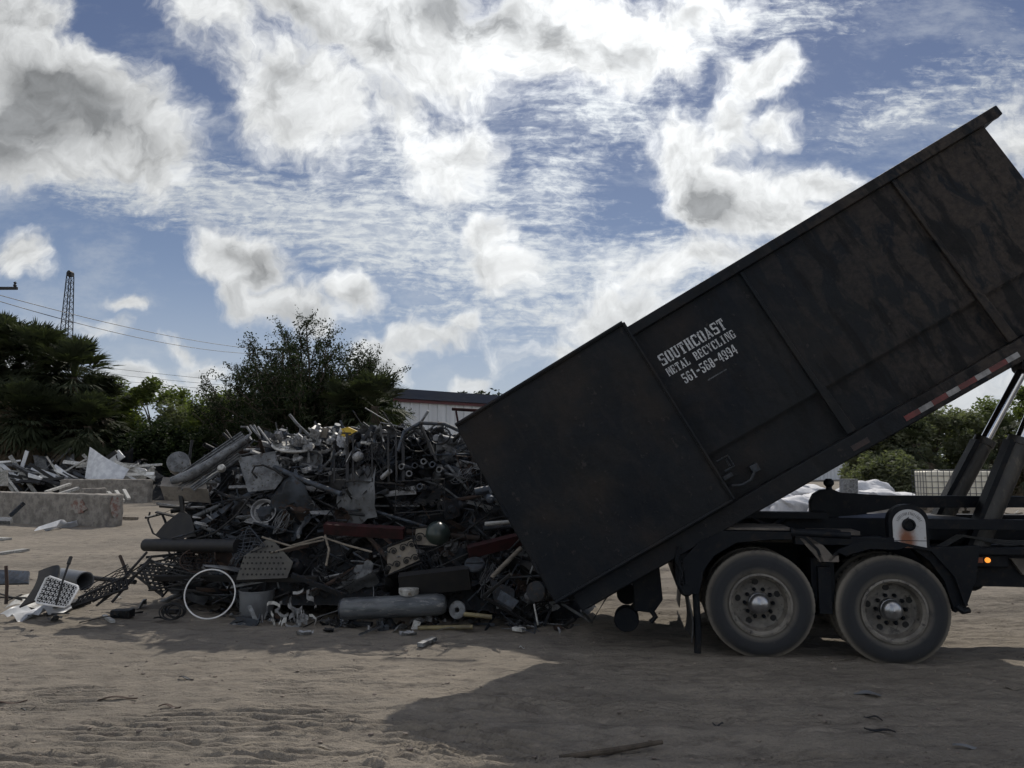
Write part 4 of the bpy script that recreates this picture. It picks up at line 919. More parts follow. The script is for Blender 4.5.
def mk_bar(i):
    L = rnd.uniform(.4, 1.0); w = rnd.uniform(.03, .08); tw = rnd.uniform(-.7, .7); bd = rnd.uniform(-.25, .25)
    return MB().sheet((-L / 2, -w / 2, 0), (L, 0, 0), (0, w, 0), 8, 1, lambda a, b: Vector((0, 0, bd * (a - .5) ** 2 * 2 + tw * (a) * (b - .5) * w * 2)), .005)
def mk_channel(i):
    L = rnd.uniform(.4, 1.1); w = rnd.uniform(.03, .07); h = w * .6; t = .004
    return MB().box((-L / 2, -w / 2, 0), (L / 2, w / 2, t)).box((-L / 2, -w / 2, t), (L / 2, -w / 2 + t, h)).box((-L / 2, w / 2 - t, t), (L / 2, w / 2, h))
def mk_sheet(i):
    a = rnd.uniform(.2, .55); b = rnd.uniform(.18, .4); s1, s2, s3 = rnd.uniform(2, 6), rnd.uniform(2, 6), rnd.uniform(0, 6); q = rnd.uniform(.03, .09); R_ = [[rnd.uniform(-1, 1) for _ in range(9)] for _ in range(9)]
    return MB().sheet((-a / 2, -b / 2, 0), (a, 0, 0), (0, b, 0), 8, 6, lambda u, v: Vector((0, 0, q * (math.sin(u * s1 + s3) + math.cos(v * s2 + s3 * 2)) + q * .35 * R_[int(u * 8)][int(v * 6)])) + Vector((R_[int(v * 6)][int(u * 8)] * .02, R_[int(u * 8)][int(v * 6)] * .02, 0)), .003)
def mk_hoop(i): return MB().ring((0, 0, 0), (0, .1, 1), rnd.uniform(.12, .3), rnd.uniform(.006, .016), 7, 30, rnd.uniform(.75, 1))
def mk_grate(i):
    w = rnd.uniform(.3, .55); h = rnd.uniform(.25, .45); m = MB(); k = rnd.randint(5, 9); r = .006; dg = i % 2
    for (p, q) in (((-w / 2, -h / 2), (w / 2, -h / 2)), ((w / 2, -h / 2), (w / 2, h / 2)), ((w / 2, h / 2), (-w / 2, h / 2)), ((-w / 2, h / 2), (-w / 2, -h / 2))): m.tube([(*p, 0), (*q, 0)], r * 1.8, 6)
    for j in range(1, k):
        x = -w / 2 + w * j / k
        m.tube([(x, -h / 2, 0), (x + (.3 * w if dg and x < .15 * w else 0), h / 2, 0)], r, 5)
        if dg: m.tube([(x, -h / 2, .006), (x - (.3 * w if x > -.15 * w else 0), h / 2, .006)], r, 5)
        elif j % 2: m.tube([(-w / 2, -h / 2 + h * j / k, .004), (w / 2, -h / 2 + h * j / k, .004)], r, 5)
    return m
def mk_machine(i):
    m = MB(); a, b, c = rnd.uniform(.08, .16), rnd.uniform(.06, .13), rnd.uniform(.06, .12); m.box((-a, -b, -c), (a, b, c))
    r = rnd.uniform(.05, .09); m.lathe((a, 0, 0), (1, 0, 0), [(0, 0), (r, 0), (r, .05), (r * .6, .06), (r * .6, .12), (0, .12)], 18)
    m.lathe((0, 0, c), (0, 0, 1), [(0, 0), (r * .7, 0), (r * .7, .04), (r * .45, .05), (r * .45, .1), (0, .1)], 14)
    for k in range(5): m.box((-a + .02 + k * a * .38, -b - .018, -c * .8), (-a + .028 + k * a * .38, -b, c * .8))
    m.tube([(-a, 0, 0), (-a - .06, .02, .03), (-a - .09, .05, .12)], .016, 7); return m
def mk_can(i):
    r = rnd.uniform(.05, .11); h = rnd.uniform(.12, .32)
    return MB().lathe((0, 0, 0), (0, 0, 1), [(0, .01), (r * .9, 0), (r, .012), (r, h * .3), (r * 1.02, h * .32), (r, h * .34), (r, h), (r * 1.03, h + .006), (r * .94, h + .004), (r * .94, .02), (0, .02)] if i % 2 else [(0, 0), (r * .8, .0), (r, .03), (r, h), (r * .75, h + .04), (r * .25, h + .05), (r * .25, h + .08), (0, h + .08)], 22)
def mk_wires(i):
    m = MB()
    for k in range(4):
        c = Vector(rs.normal(size=3) * .05); pts = []
        for j in range(26):
            a = j * .5 + k; pts.append(c + Vector((math.cos(a) * (.12 + .02 * math.sin(j)), math.sin(a * 1.1) * .12, .03 * math.sin(a * .7 + k) + .004 * j)))
        m.tube(pts, .005, 5)
    return m
def mk_angle(i):
    L = rnd.uniform(.2, .6); w = rnd.uniform(.03, .06); return MB().box((0, -w / 2, 0), (L, w / 2, .006)).box((0, -w / 2, .006), (.006, w / 2, L * rnd.uniform(.3, .8))).tube([(L * .6, 0, .003), (.003, 0, L * .25)], .008, 5)
def mk_bowl(i):
    r = rnd.uniform(.10, .19); h = r * rnd.uniform(.3, .7); return MB().lathe((0, 0, 0), (0, 0, 1), [(0, 0), (r * .5, .0), (r * .85, h * .35), (r, h), (r * 1.08, h + .003), (r * .97, h - .004), (r * .82, h * .38), (r * .45, .012), (0, .01)], 28)
def mk_flange(i):
    r = rnd.uniform(.06, .13); return MB().lathe((0, 0, 0), (0, 0, 1), [(r * .28, 0), (r, 0), (r, .022), (r * .6, .026), (r * .55, .06), (r * .3, .06), (r * .28, .0)], 26)
def mk_chunk(i):
    m = MB(); bm = bmesh.new(); bmesh.ops.create_icosphere(bm, subdivisions=2, radius=rnd.uniform(.05, .10))
    for v in bm.verts: v.co = Vector((v.co.x * 1.4, v.co.y, v.co.z * .7)) * (1 + rnd.uniform(-.28, .28))
    m.add([v.co for v in bm.verts], [tuple(x.index for x in f.verts) for f in bm.faces]); bm.free(); return m
def mk_spring(i):
    n = 60; L = rnd.uniform(.15, .35); r = rnd.uniform(.03, .055); return MB().tube([(L * j / n - L / 2, r * math.cos(j * .75), r * math.sin(j * .75)) for j in range(n)], .006, 5)
def mk_scroll(i):
    m = MB(); s = rnd.uniform(.8, 1.2)
    for sx in (-1, 1):
        pts = []
        for j in range(34):
            a = j * .33; r = .10 * s * math.exp(-a * .17); pts.append((sx * (.11 * s - r * math.cos(a)), r * math.sin(a), 0))
        m.tube(pts, .008, 5)
    m.tube([(-.24 * s, -.11 * s, 0), (.24 * s, -.11 * s, 0)], .009, 5).tube([(-.24 * s, .11 * s, 0), (.24 * s, .11 * s, 0)], .009, 5).tube([(0, -.11 * s, 0), (0, .11 * s, 0)], .007, 5); return m
def mk_frame(i):
    w, h = rnd.uniform(.35, .8), rnd.uniform(.2, .4); r = .012; m = MB(); c = [(-w / 2, -h / 2, 0), (w / 2, -h / 2, 0), (w / 2, h / 2, 0), (-w / 2, h / 2, 0)]
    m.tube(c, r, 7, closed=True).tube([c[0], (-w / 2, -h / 2, .3)], r, 6).tube([c[1], (w / 2, -h / 2, .25)], r, 6); return m
KINDS = [ # name, category, maker, variants, count, colours
 ('steel_pipe', 'pipe', mk_pipe, 7, 78, ['dark', 'black', 'bluegrey', 'rust', 'galv', 'dark'], 'length of pipe'),
 ('bent_tube', 'tube', mk_bent, 11, 165, ['black', 'dark', 'bluegrey', 'galv', 'black'], 'bent tube'),
 ('thin_rod', 'rod', mk_rod, 9, 140, ['black', 'dark', 'rust', 'galv'], 'thin rod'),
 ('flat_bar', 'bar', mk_bar, 8, 110, ['dark', 'black', 'bluegrey', 'alu', 'rust'], 'flat strip'),
 ('channel_section', 'channel', mk_channel, 7, 64, ['alu', 'bluegrey', 'dark', 'black'], 'channel profile'),
 ('crumpled_sheet', 'sheet metal', mk_sheet, 9, 95, ['dark', 'black', 'bluegrey', 'alu', 'dark', 'rust'], 'crumpled sheet'),
 ('metal_hoop', 'hoop', mk_hoop, 6, 34, ['black', 'dark', 'galv'], 'hoop'),
 ('wire_grate', 'grate', mk_grate, 6, 34, ['black', 'black', 'dark', 'bluegrey'], 'grate'),
 ('machine_part', 'machine part', mk_machine, 6, 50, ['dark', 'black', 'bluegrey', 'rust'], 'machine part'),
 ('metal_can', 'can', mk_can, 6, 30, ['bluegrey', 'dark', 'galv', 'black'], 'can'),
 ('wire_tangle', 'wire', mk_wires, 5, 56, ['black', 'dark', 'galv'], 'tangle of wire'),
 ('angle_bracket', 'bracket', mk_angle, 6, 50, ['dark', 'black', 'alu', 'bluegrey'], 'angle bracket'),
 ('metal_bowl', 'bowl', mk_bowl, 5, 18, ['dark', 'black', 'bluegrey'], 'bowl'),
 ('pipe_flange', 'flange', mk_flange, 5, 32, ['bluegrey', 'dark', 'black', 'galv'], 'round flange'),
 ('coil_spring', 'spring', mk_spring, 4, 16, ['black', 'dark'], 'coil spring'),
 ('iron_scrollwork', 'scrollwork', mk_scroll, 4, 34, ['black', 'black', 'dark'], 'scrolled ironwork piece'),
 ('tubular_rack', 'frame', mk_frame, 5, 30, ['black', 'dark', 'bluegrey'], 'rectangular tube frame')]
COLN = {'dark': 'dark', 'black': 'black', 'bluegrey': 'grey blue', 'rust': 'rusty', 'galv': 'dull grey', 'alu': 'pale aluminium', 'pale': 'off white'}
PROTO = {}
for nm, cat, fn, nv, cnt, cols, word in KINDS:
    PROTO[nm] = []
    for i in range(nv):
        me_ = fn(i).mesh(nm); me_.materials.append(M['dark']); PROTO[nm].append(me_)
def put(nm, mesh, p, rot, mk, label, cat, group, sc=1.0):
    key = mesh.name + mk; me_ = VAR.get(key)
    if me_ is None:
        me_ = mesh.copy(); me_.materials.clear(); me_.materials.append(M[mk]); VAR[key] = me_
    o = bpy.data.objects.new(nm, me_); C.objects.link(o); o.location = p; o.rotation_euler = rot; o.scale = (sc,) * 3
    return tag(o, label, cat, group)
VAR = {}
KEEP = [(236, 448, 288, 495), (236, 535, 294, 582), (385, 480, 446, 572), (333, 430, 405, 484), (270, 432, 318, 458), (338, 590, 466, 622), (160, 432, 250, 492), (230, 580, 274, 622), (262, 534, 375, 560), (400, 456, 446, 492), (325, 518, 405, 540), (468, 535, 525, 556)]
def hides(p):
    v = p - Vector((0, 0, CAM_H)); f = v.y * math.cos(PITCH) + v.z * math.sin(PITCH); u = v.z * math.cos(PITCH) - v.y * math.sin(PITCH)
    px, py = 512 + F * v.x / f, 384 - F * u / f
    return any(a - 4 < px < c_ + 4 and b - 4 < py < d_ + 4 for a, b, c_, d_ in KEEP)
LONG = ('steel_pipe', 'bent_tube', 'thin_rod', 'flat_bar', 'channel_section')
for nm, cat, fn, nv, cnt, cols, word in KINDS:
    for i in range(cnt):
        x = rs.uniform(-4.75, .75); hz = heap_top(x); z = rs.uniform(.03, 1) ** .8 * hz
        if rnd.random() < .16: z = hz * rnd.uniform(.93, 1.0)
        p = heap_pt(x, z); p += Vector((0, rs.uniform(-.16, .12), rs.uniform(-.05, .06)))
        if rnd.random() < .12: p.y += rnd.uniform(.2, 1.6)
        mk = cols[rnd.randrange(len(cols))]
        if hides(p): p.y += rnd.uniform(.04, .16)
        if z > hz * .72 and rnd.random() < (.6 if x < -2.2 else .35) and mk in ('black', 'dark'): mk = rnd.choice(['alu', 'galv', 'bluegrey'])
        v, h = zone(p)
        if nm in LONG: rot = (rnd.uniform(-3, 3), rnd.gauss(0, .38), rnd.gauss(0, .55) + (math.pi if rnd.random() < .5 else 0))
        else: rot = (rnd.uniform(.4, 1.9), rnd.gauss(0, .5), rnd.uniform(-1, 1))
        if p.z < .12: p.z = .12
        put(nm, rnd.choice(PROTO[nm]), p, rot, mk, f'{COLN[mk]} {word} in the scrap heap, {v}, {h}', cat, f'{COLN[mk]} {word} pieces, {v} of the heap, {h}', rnd.uniform(.75, 1.15))
# bigger battered plates and casings that read at a distance
for i in range(34):
    x = rs.uniform(-4.6, .6); hz = heap_top(x); z = rs.uniform(.08, .98) * hz; p = heap_pt(x, z) + Vector((0, -.12, .02)); mk = rnd.choice(['bluegrey', 'galv', 'dark', 'black', 'galv', 'bluegrey', 'alu'] if z > hz * .5 else ['bluegrey', 'dark', 'black', 'galv', 'rust']); v, h = zone(p)
    if hides(p): continue
    nm, sc = rnd.choice([('crumpled_sheet', 1.7), ('crumpled_sheet', 1.3), ('metal_bowl', 1.3), ('flat_bar', 1.7), ('channel_section', 1.6), ('tubular_rack', 1.5)]); row = [k for k in KINDS if k[0] == nm][0]
    put(nm, rnd.choice(PROTO[nm]), p, (rnd.uniform(.7, 2.0), rnd.gauss(0, .6), rnd.uniform(-.8, .8)), mk, f'large {COLN[mk]} {row[6]} in the scrap heap, {v}, {h}', row[1], f'large {COLN[mk]} {row[6]} pieces, {v} of the heap, {h}', sc * rnd.uniform(.9, 1.2))
# pieces spilled on the dirt at the foot
for k in range(130):
    x = rs.uniform(-4.0, .75); y = front_y(x) - abs(rs.normal()) * .30 + .05
    nm, cat, fn, nv, cnt, cols, word = KINDS[rnd.choice([1, 3, 3, 4, 5, 5, 11, 13, 2, 8])]; mk = rnd.choice(cols + ['alu', 'bluegrey', 'galv'])
    put(nm, rnd.choice(PROTO[nm]), Vector((x, y, gz(x, y) + .03)), (rnd.gauss(0, .15), rnd.gauss(0, .1), rnd.uniform(0, 6)), mk, f'small {COLN[mk]} {word} lying on the dirt in front of the heap', cat, f'small {COLN[mk]} {word} pieces spilled before the heap', rnd.uniform(.25, .5))

# ---- pieces that stand out
at_free = at
def at(px, py, Y):
    """rest a standout piece on the face of the heap near the asked distance"""
    Y1 = Y
    for _ in range(5):
        p = at_free(px, py, Y1)
        if p.x < -4.7 or p.x > 1.0: break
        z = max(.0, min(p.z, heap_top(p.x) * .99)); t = (z / heap_top(p.x)) ** (1 / .65)
        Y1 = min(max(front_y(p.x) + t * 1.15 - .40, Y), Y + .95)
    return at_free(px, py, Y1)
def one(mb, name, m, label, cat, group=None, bevel=0): return tag(mb.build(name, m, bevel=bevel), label, cat, group)
def tubepx(pts, r, k=10, **kw): return MB().tube([at(*p) for p in pts], r, k, **kw)
# black round duct lying across the left end
one(tubepx([(146, 545, 9.35), (238, 546, 9.1)], .085, 20), 'round_duct', M['black'], 'long black round duct lying level at the left end of the scrap heap', 'duct')
# wheel rim ring
c = at_free(210, 594, 9.1); one(MB().ring(c, (.25, -1, .12), .285, .009, 8, 44), 'bicycle_hoop', M['white'], 'thin white bicycle wheel hoop leaning at the foot of the heap', 'wheel rim')
# pail
g_ = gnd(253, 620); pl = empty('pail', (g_.x, g_.y + .12, 0), 'dull grey pail standing beside the white hoop', 'pail')
MB().lathe((0, 0, 0), (0, 0, 1), [(0, .01), (.185, 0), (.20, .02), (.212, .33), (.222, .335), (.222, .35), (.205, .35), (.19, .03), (0, .02)], 36).build('body', M['plastic'], pl)
MB().ring((0, -.01, .31), (0, -.9, .5), .215, .004, 5, 20, 1, math.pi, 2 * math.pi).build('handle', M['galv'], pl)
# grooved aluminium strips pointing up left of the crest
for i, (a, b, w, lab) in enumerate([((172, 482, 9.3), (243, 434, 9.9), .11, 'uppermost grooved aluminium strip pointing up to the right at the left crest'), ((180, 488, 9.25), (247, 442, 9.85), .10, 'middle grooved aluminium strip of the three at the left crest'), ((192, 489, 9.2), (240, 455, 9.6), .10, 'lowest grooved aluminium strip of the three at the left crest')]):
    A_, B_ = at(*a), at(*b); m = MB(); d = (B_ - A_).normalized(); up = Vector((.3, -.8, .6)); x = d.cross(up).normalized(); n = x.cross(d)
    for k in (-1, 0, 1): m.beam(A_ + x * k * w * .36, B_ + x * k * w * .36, w * .12, .03, up=n)
    m.beam(A_ - n * .014, B_ - n * .014, w * .9, .006, up=n); one(m, 'grooved_strip', M['galv'], lab, 'metal strip', 'grooved aluminium strips')
one(tubepx([(171, 481, 9.2), (190, 475, 9.25), (214, 461, 9.3), (244, 441, 9.5), (250, 437, 9.5)], [.05, .075, .06, .045, .05], 14), 'rolled_sheet', M['galv'], 'pale rolled sheet tube resting against the grooved strips', 'rolled sheet')
one(tubepx([(246, 440, 9.4), (251, 433, 9.5), (247, 427, 9.6), (241, 427, 9.6)], .016, 8), 'hooked_tube', M['galv'], 'thin grey tube hooked over at the left crest', 'tube')
one(tubepx([(188, 470, 9.6), (192, 440, 9.7)], .02, 7), 'upright_post', M['black'], 'short black post standing up left of the grooved strips', 'post')
def panel(px4, Y4, th): 
    p = [at(a, b, y) for (a, b), y in zip(px4, Y4)]; n = (p[1] - p[0]).cross(p[3] - p[0]).normalized() * th; m = MB(); k = len(p)
    m.add(p + [q + n for q in p], [tuple(range(k)), tuple(range(2 * k - 1, k - 1, -1))] + [(i, i + k, (i + 1) % k + k, (i + 1) % k) for i in range(k)]); return m
sq = one(panel([(238, 458), (275, 451), (283, 478), (275, 489), (248, 492)], [9.0, 9.05, 8.95, 8.9, 8.85], .012), 'square_plate', M['galv'], 'flat grey square plate tilted on the upper left of the heap', 'metal plate')
one(tubepx([(257, 478, 8.8), (252, 472, 8.8), (255, 466, 8.8), (263, 465, 8.8), (275, 470, 8.8), (284, 477, 8.8)], .014, 8), 'black_cable', M['black'], 'black cable hooked across the grey square plate', 'cable')
one(tubepx([(274, 467, 8.85), (306, 481, 8.75), (341, 494, 8.7)], .033, 12), 'long_pipe', M['bluegrey'], 'long dark pipe slanting down right from the grey square plate', 'pipe')
c = at(293, 447, 9.3); m = MB()
m.lathe(c, (.12, -.33, 1), [(0, 0), (.27, .0), (.285, .02), (.27, .04), (.24, .012), (0, .012)], 40)
one(m, 'round_tray', M['pale'], 'white round perforated lid lying flat on the crest', 'lid')
m = MB(); d0 = Vector((.12, -.33, 1)).normalized(); xx, yy = frame(d0)
for i in range(70):
    r_ = .23 * math.sqrt(rnd.random()); a = rnd.uniform(0, 6.28); m.lathe(c + d0 * .0135 + xx * r_ * math.cos(a) + yy * r_ * math.sin(a), d0, [(0, .001), (.011, .001)], 6)
# the holes are part of the lid
h = m.build('perforation', M['black'], origin='none'); lid = bpy.data.objects['round_tray']; h.parent = lid; h.location = -lid.location
one(panel([(336, 436), (341, 429), (348, 427), (357, 431), (346, 437)], [9.6, 9.6, 9.7, 9.6, 9.5], .05), 'yellow_container', M['yellow'], 'small bright yellow piece poking up at the crest', 'plastic container')
one(panel([(312, 436), (318, 428), (328, 428), (326, 438)], [9.6, 9.6, 9.6, 9.6], .05), 'brown_board', M['stone'], 'small tan piece left of the yellow one at the crest', 'board')
# railing with diamonds and scrolls
def railing():
    root = empty('iron_railing', at(350, 480, 9.15), 'black wrought iron railing with diamond lattice standing at the crest', 'railing'); L0 = root.location
    def q(px, py): return at(px, py, 9.15) - L0
    MB().beam(q(333, 433), q(404, 434), .03, .02).build('top_rail', M['black'], root); MB().beam(q(335, 480), q(404, 484), .025, .02).build('bottom_rail', M['black'], root)
    for px in (334, 347, 353, 372, 388, 396, 403): MB().beam(q(px, 434), q(px + .5, 482), .022 if px not in (347, 403) else .04, .02, up=(0, 1, 0)).build('baluster', M['black'], root)
    m = MB()
    for r_ in range(3):
        for s0 in (355, 363.5, 374, 381):
            x0, x1, y0, y1 = s0, s0 + 8, 436 + r_ * 14, 450 + r_ * 14; c_ = (x0 + x1) / 2; e = (y0 + y1) / 2
            m.tube([q(c_, y0), q(x1, e), q(c_, y1), q(x0, e)], .011, 5, closed=True)
    m.build('lattice', M['black'], root)
railing()
def scrolls(mb, c, ux, uy, s, turns=2.1, r=.008):
    for sx in (-1, 1):
        pts = []
        for j in range(int(turns * 16)):
            a = j * .39; q = .5 * math.exp(-a * .14); pts.append(c + ux * (sx * (.52 - q * math.cos(a))) * s + uy * q * math.sin(a) * s)
        mb.tube(pts, r, 6)
def scrollpanel(px, py, Y, w, h, ang, label, plate=None, name='iron_scrollwork'):
    c = at(px, py, Y); ux = Vector((math.cos(ang), 0, math.sin(ang))); uy = Vector((-math.sin(ang) * .9, .35, math.cos(ang) * .9)).normalized(); root = empty(name, c, label, 'iron panel', 'scrolled iron panels'); z = Vector((0, 0, 0)); m = MB()
    nx_, ny_ = max(1, round(w / .24)), max(1, round(h / .22))
    for i in range(nx_):
        for j in range(ny_): scrolls(m, ux * (-w / 2 + (i + .5) * w / nx_) + uy * (-h / 2 + (j + .5) * h / ny_), ux, uy, w / nx_ * .46, 2.6, .0065)
    m.build('scrolls', M['black'], root); f = MB(); f.tube([ux * a * w / 2 + uy * b * h / 2 for a, b in ((-1, -1), (1, -1), (1, 1), (-1, 1))], .010, 6, closed=True); f.build('border', M['black'], root)
    if plate:
        n = ux.cross(uy) * -.02; MB().add([ux * a * w * .46 + uy * b * h * .46 + n for a, b in plate] , [tuple(range(len(plate)))]).build('backing_plate', M['stone'], root)
scrollpanel(420, 496, 8.75, .62, .42, .05, 'black scrolled iron panel in the middle of the heap, right of centre')
scrollpanel(400, 556, 8.45, .46, .34, .35, 'scrolled iron panel over a beige plate above the grey gas bottle', [(-1, -1), (1.0, -.8), (.9, 1), (-.6, 1)])
scrollpanel(425, 537, 8.5, .30, .26, .1, 'small scrolled iron piece over a beige plate left of the dark green dome', [(-1, -.6), (1, -1), (1, 1), (-.8, 1)])
scrollpanel(450, 552, 8.4, .5, .22, .42, 'narrow scrolled iron strip rising right above the grey gas bottle')
# curved arch of tube and wheels at the crest right
one(tubepx([(398, 452, 9.4), (404, 432, 9.4), (420, 423, 9.4), (445, 424, 9.5), (462, 432, 9.5)], .026, 9), 'arched_tube', M['bluegrey'], 'curved grey tube arching over the crest near the container', 'tube frame')
one(tubepx([(402, 440, 9.3), (415, 430, 9.3), (427, 440, 9.3), (433, 456, 9.3)], .02, 8), 'arched_tube', M['black'], 'black curved bar under the grey arch at the crest', 'tube frame')
one(MB().ring(at(418, 440, 9.25), (.4, -1, .2), .2, .012, 7, 30, .8), 'thin_hoop', M['black'], 'black tilted hoop under the grey arch at the crest', 'hoop')
one(MB().ring(at(440, 436, 9.3), (-.5, -1, .2), .16, .012, 7, 30, .7), 'thin_hoop', M['dark'], 'dark oval hoop nearest the container at the crest', 'hoop')
one(tubepx([(420, 425, 9.2), (430, 445, 9.2), (437, 462, 9.1)], .022, 7), 'slanted_bar', M['black'], 'black bar slanting through the hoops at the crest', 'bar')
# bundle of pipe ends
for i, (px, py) in enumerate([(409, 474), (415, 466), (424, 462), (433, 465), (440, 470), (421, 487), (403, 467)]):
    c = at(px, py, 8.85); d = Vector((.15 - .08 * i, -1, .15)).normalized(); m = MB().lathe(c + d * .05, -d, [(.026, .0), (.042, 0), (.042, .34), (.026, .34), (.026, .0)], 18)
    tag(m.build('pipe_fitting', M['bluegrey'] if i % 2 else M['galv']), 'open ended pipe fitting facing the camera in the bundle under the crest', 'pipe fitting', 'bundle of open pipe ends')
# beams
def beampx(a, b, w, h, m, name, label, cat, up=(0, -.3, 1)): return one(MB().beam(at(*a), at(*b), w, h, up=up), name, m, label, cat)
beampx((325, 528, 8.55), (404, 533, 8.5), .10, .13, M['maroon'], 'painted_beam', 'dark red beam lying level in the middle of the heap', 'beam')
beampx((468, 552, 8.45), (524, 538, 8.5), .10, .14, M['maroon'], 'painted_beam', 'dark red beam running under the container edge', 'beam')
beampx((400, 585, 8.6), (470, 577, 8.6), .12, .26, M['black'], 'black_box_beam', 'wide black beam behind the grey gas bottle', 'beam')
beampx((155, 578, 9.2), (318, 579, 8.75), .05, .07, M['black'], 'flat_rail', 'long flat black rail crossing low over the left foot of the heap', 'rail')
beampx((292, 575, 8.45), (346, 596, 8.35), .03, .06, M['dark'], 'slanted_bar', 'dark bar slanting down to the grey gas bottle', 'bar')
# gas bottle
A_, B_ = at(342, 609, 8.25), at(447, 604, 8.35); d = (B_ - A_).normalized(); Ln = (B_ - A_).length; r = .125
gb = empty('gas_bottle', (A_ + B_) / 2, 'large scuffed grey gas bottle lying at the foot of the heap', 'gas bottle')
MB().lathe(A_ - gb.location, d, [(0, 0), (r * .9, 0), (r, .02), (r, Ln - .12), (r * .93, Ln - .06), (r * .7, Ln - .015), (r * .3, Ln), (0, Ln)], 40).build('body', mat('scuffed_grey_paint', (.12, .13, .14), (.055, .062, .07), 6, .4, metal=.3, c3=(.20, .20, .20), bump=.004, stretch=(.5, 2, 2)), gb)
MB().ring(A_ - gb.location - d * .01, d, r * .8, .012, 6, 26).build('foot_ring', M['bluegrey'], gb)
# flanges and wheels
m = MB(); c = at(457, 610, 8.15); one(m.lathe(c, (-.35, -1, .15), [(.03, .0), (.10, .0), (.105, -.02), (.10, -.035), (.07, -.03), (.06, -.055), (.03, -.055), (.03, .0)], 34), 'brake_disc', M['galv'], 'shiny grey brake disc at the right end of the gas bottle', 'brake disc')
m = MB(); c = at(475, 566, 8.3); one(m.lathe(c, (0, -.75, 1), [(0, .03), (.05, .03), (.08, .0), (.115, .005), (.125, .03), (.11, .045), (.0, .05)], 32).tube([c + Vector((-.1, -.03, .04)), c + Vector((.1, -.03, .05))], .012, 6), 'round_lamp', M['bluegrey'], 'round flanged pot lamp right of the black beam', 'lamp')
m = MB(); c = at_free(539, 591, 8.35); one(m.lathe(c, (-.5, -1, .1), [(.03, .02), (.08, .02), (.09, .0), (.105, .0), (.11, .03), (.11, .09), (.0, .1)], 28), 'small_pulley', M['dark'], 'small dark wheel under the rear edge of the container', 'wheel')
c = at(437, 532, 8.4); one(MB().lathe(c, (-.1, -.8, .55), [(.155, -.06), (.15, -.02), (.125, .045), (.08, .085), (.03, .1), (0, .102)], 34), 'green_dome', mat('dark_green_enamel', (.022, .035, .030), (.03, .04, .035), 4, .3), 'dark green dome shaped cover in the middle of the heap', 'cover')
one(tubepx([(492, 556 + 22, 8.3), (494, 575, 8.3), (521, 548, 8.4)], .028, 12), 'short_tube', M['wood'], 'short tan tube slanting up beside the container edge', 'tube')
one(tubepx([(485, 524, 8.4), (510, 522, 8.45)], .026, 12), 'white_tube', M['pale'], 'short white tube lying level against the container edge', 'tube')
one(tubepx([(475, 492, 8.6), (489, 489, 8.6), (493, 494, 8.6)], .05, 12), 'motor_can', M['bluegrey'], 'grey motor housing high beside the container edge', 'motor')
one(tubepx([(534, 604, 8.0), (538, 625, 7.95)], .010, 8), 'thin_tube', M['pale'], 'thin white tube standing almost upright under the container corner', 'tube')
one(panel([(490, 478 + 100), (515, 590), (512, 612), (494, 600)], [8.2, 8.1, 8.0, 8.1], .14), 'steel_cabinet', M['dark'], 'crushed dark steel cabinet beside the container corner', 'cabinet')
one(panel([(501, 590), (519, 601), (513, 609), (497, 599)], [8.0, 7.95, 7.9, 7.95], .02), 'loose_cover', M['bluegrey'], 'grey lid of the crushed cabinet beside the container corner', 'lid')
g_ = gnd(445, 628); one(tubepx([(418, 628, 8.2), (473, 627, 8.25)], .028, 10), 'yellow_pipe', M['brass'], 'long yellowish pipe lying on the dirt under the gas bottle', 'pipe')
one(tubepx([(464, 614, 8.2), (492, 617, 8.2)], .026, 10), 'yellow_pipe', M['brass'], 'short yellowish pipe right of the brake disc', 'pipe')
one(panel([(411, 629), (414, 620), (421, 622), (418, 632)], [8.0, 8.05, 8.05, 8.0], .012), 'light_switch_plate', M['pale'], 'small white frame plate in front of the yellow pipe', 'plate')
one(MB().lathe(at(409, 594, 8.3), (0, -.1, 1), [(0, 0), (.11, 0), (.12, .02), (.12, .07), (.1, .08), (0, .085)], 28), 'round_tin', M['pale'], 'pale round tin sitting on top of the gas bottle', 'tin')
# grates and lattice at the left foot
def lattice(p4, Y4, n, mname, label, name='lattice_grid', r=.009, outline=True, cat='lattice panel', wav=0.):
    A_, B_, C_, D_ = [at(a, b, y) for (a, b), y in zip(p4, Y4)]; m = MB()
    def q(u, v): return A_.lerp(B_, u).lerp(D_.lerp(C_, u), v) + Vector((wav * math.sin(v * 9 + u * 4), wav * math.sin(u * 8 + v * 3), wav * math.cos(u * 7)))
    for k in range(-n + 1, n):
        for sgn in (0, 1):
            pts = []
            for j in range(9):
                t = j / 8; u = t; v = t + k / n
                if 0 <= v <= 1: pts.append(q(u if not sgn else 1 - u, v))
            if len(pts) > 1: m.tube(pts, r, 5)
    if outline: m.tube([q(0, 0), q(1, 0), q(1, 1), q(0, 1)], r * 1.4, 6, closed=True)
    return one(m, name, M[mname], label, cat)
lattice([(131, 572), (150, 560), (180, 575), (163, 596)], [9.3, 9.3, 9.1, 9.0], 5, 'black', 'black diamond lattice panel sticking out at the left foot of the heap', r=.013)
lattice([(140, 565), (185, 555), (205, 580), (150, 590)], [9.5, 9.5, 9.3, 9.3], 6, 'black', 'second black diamond lattice panel behind the first at the left foot', r=.010)
lattice([(222, 540), (250, 528), (265, 548), (235, 562)], [8.95, 8.95, 8.85, 8.8], 6, 'bluegrey', 'crumpled grey chain link mesh left of the perforated plate', 'wire_mesh', .006, True, 'wire mesh', .03)
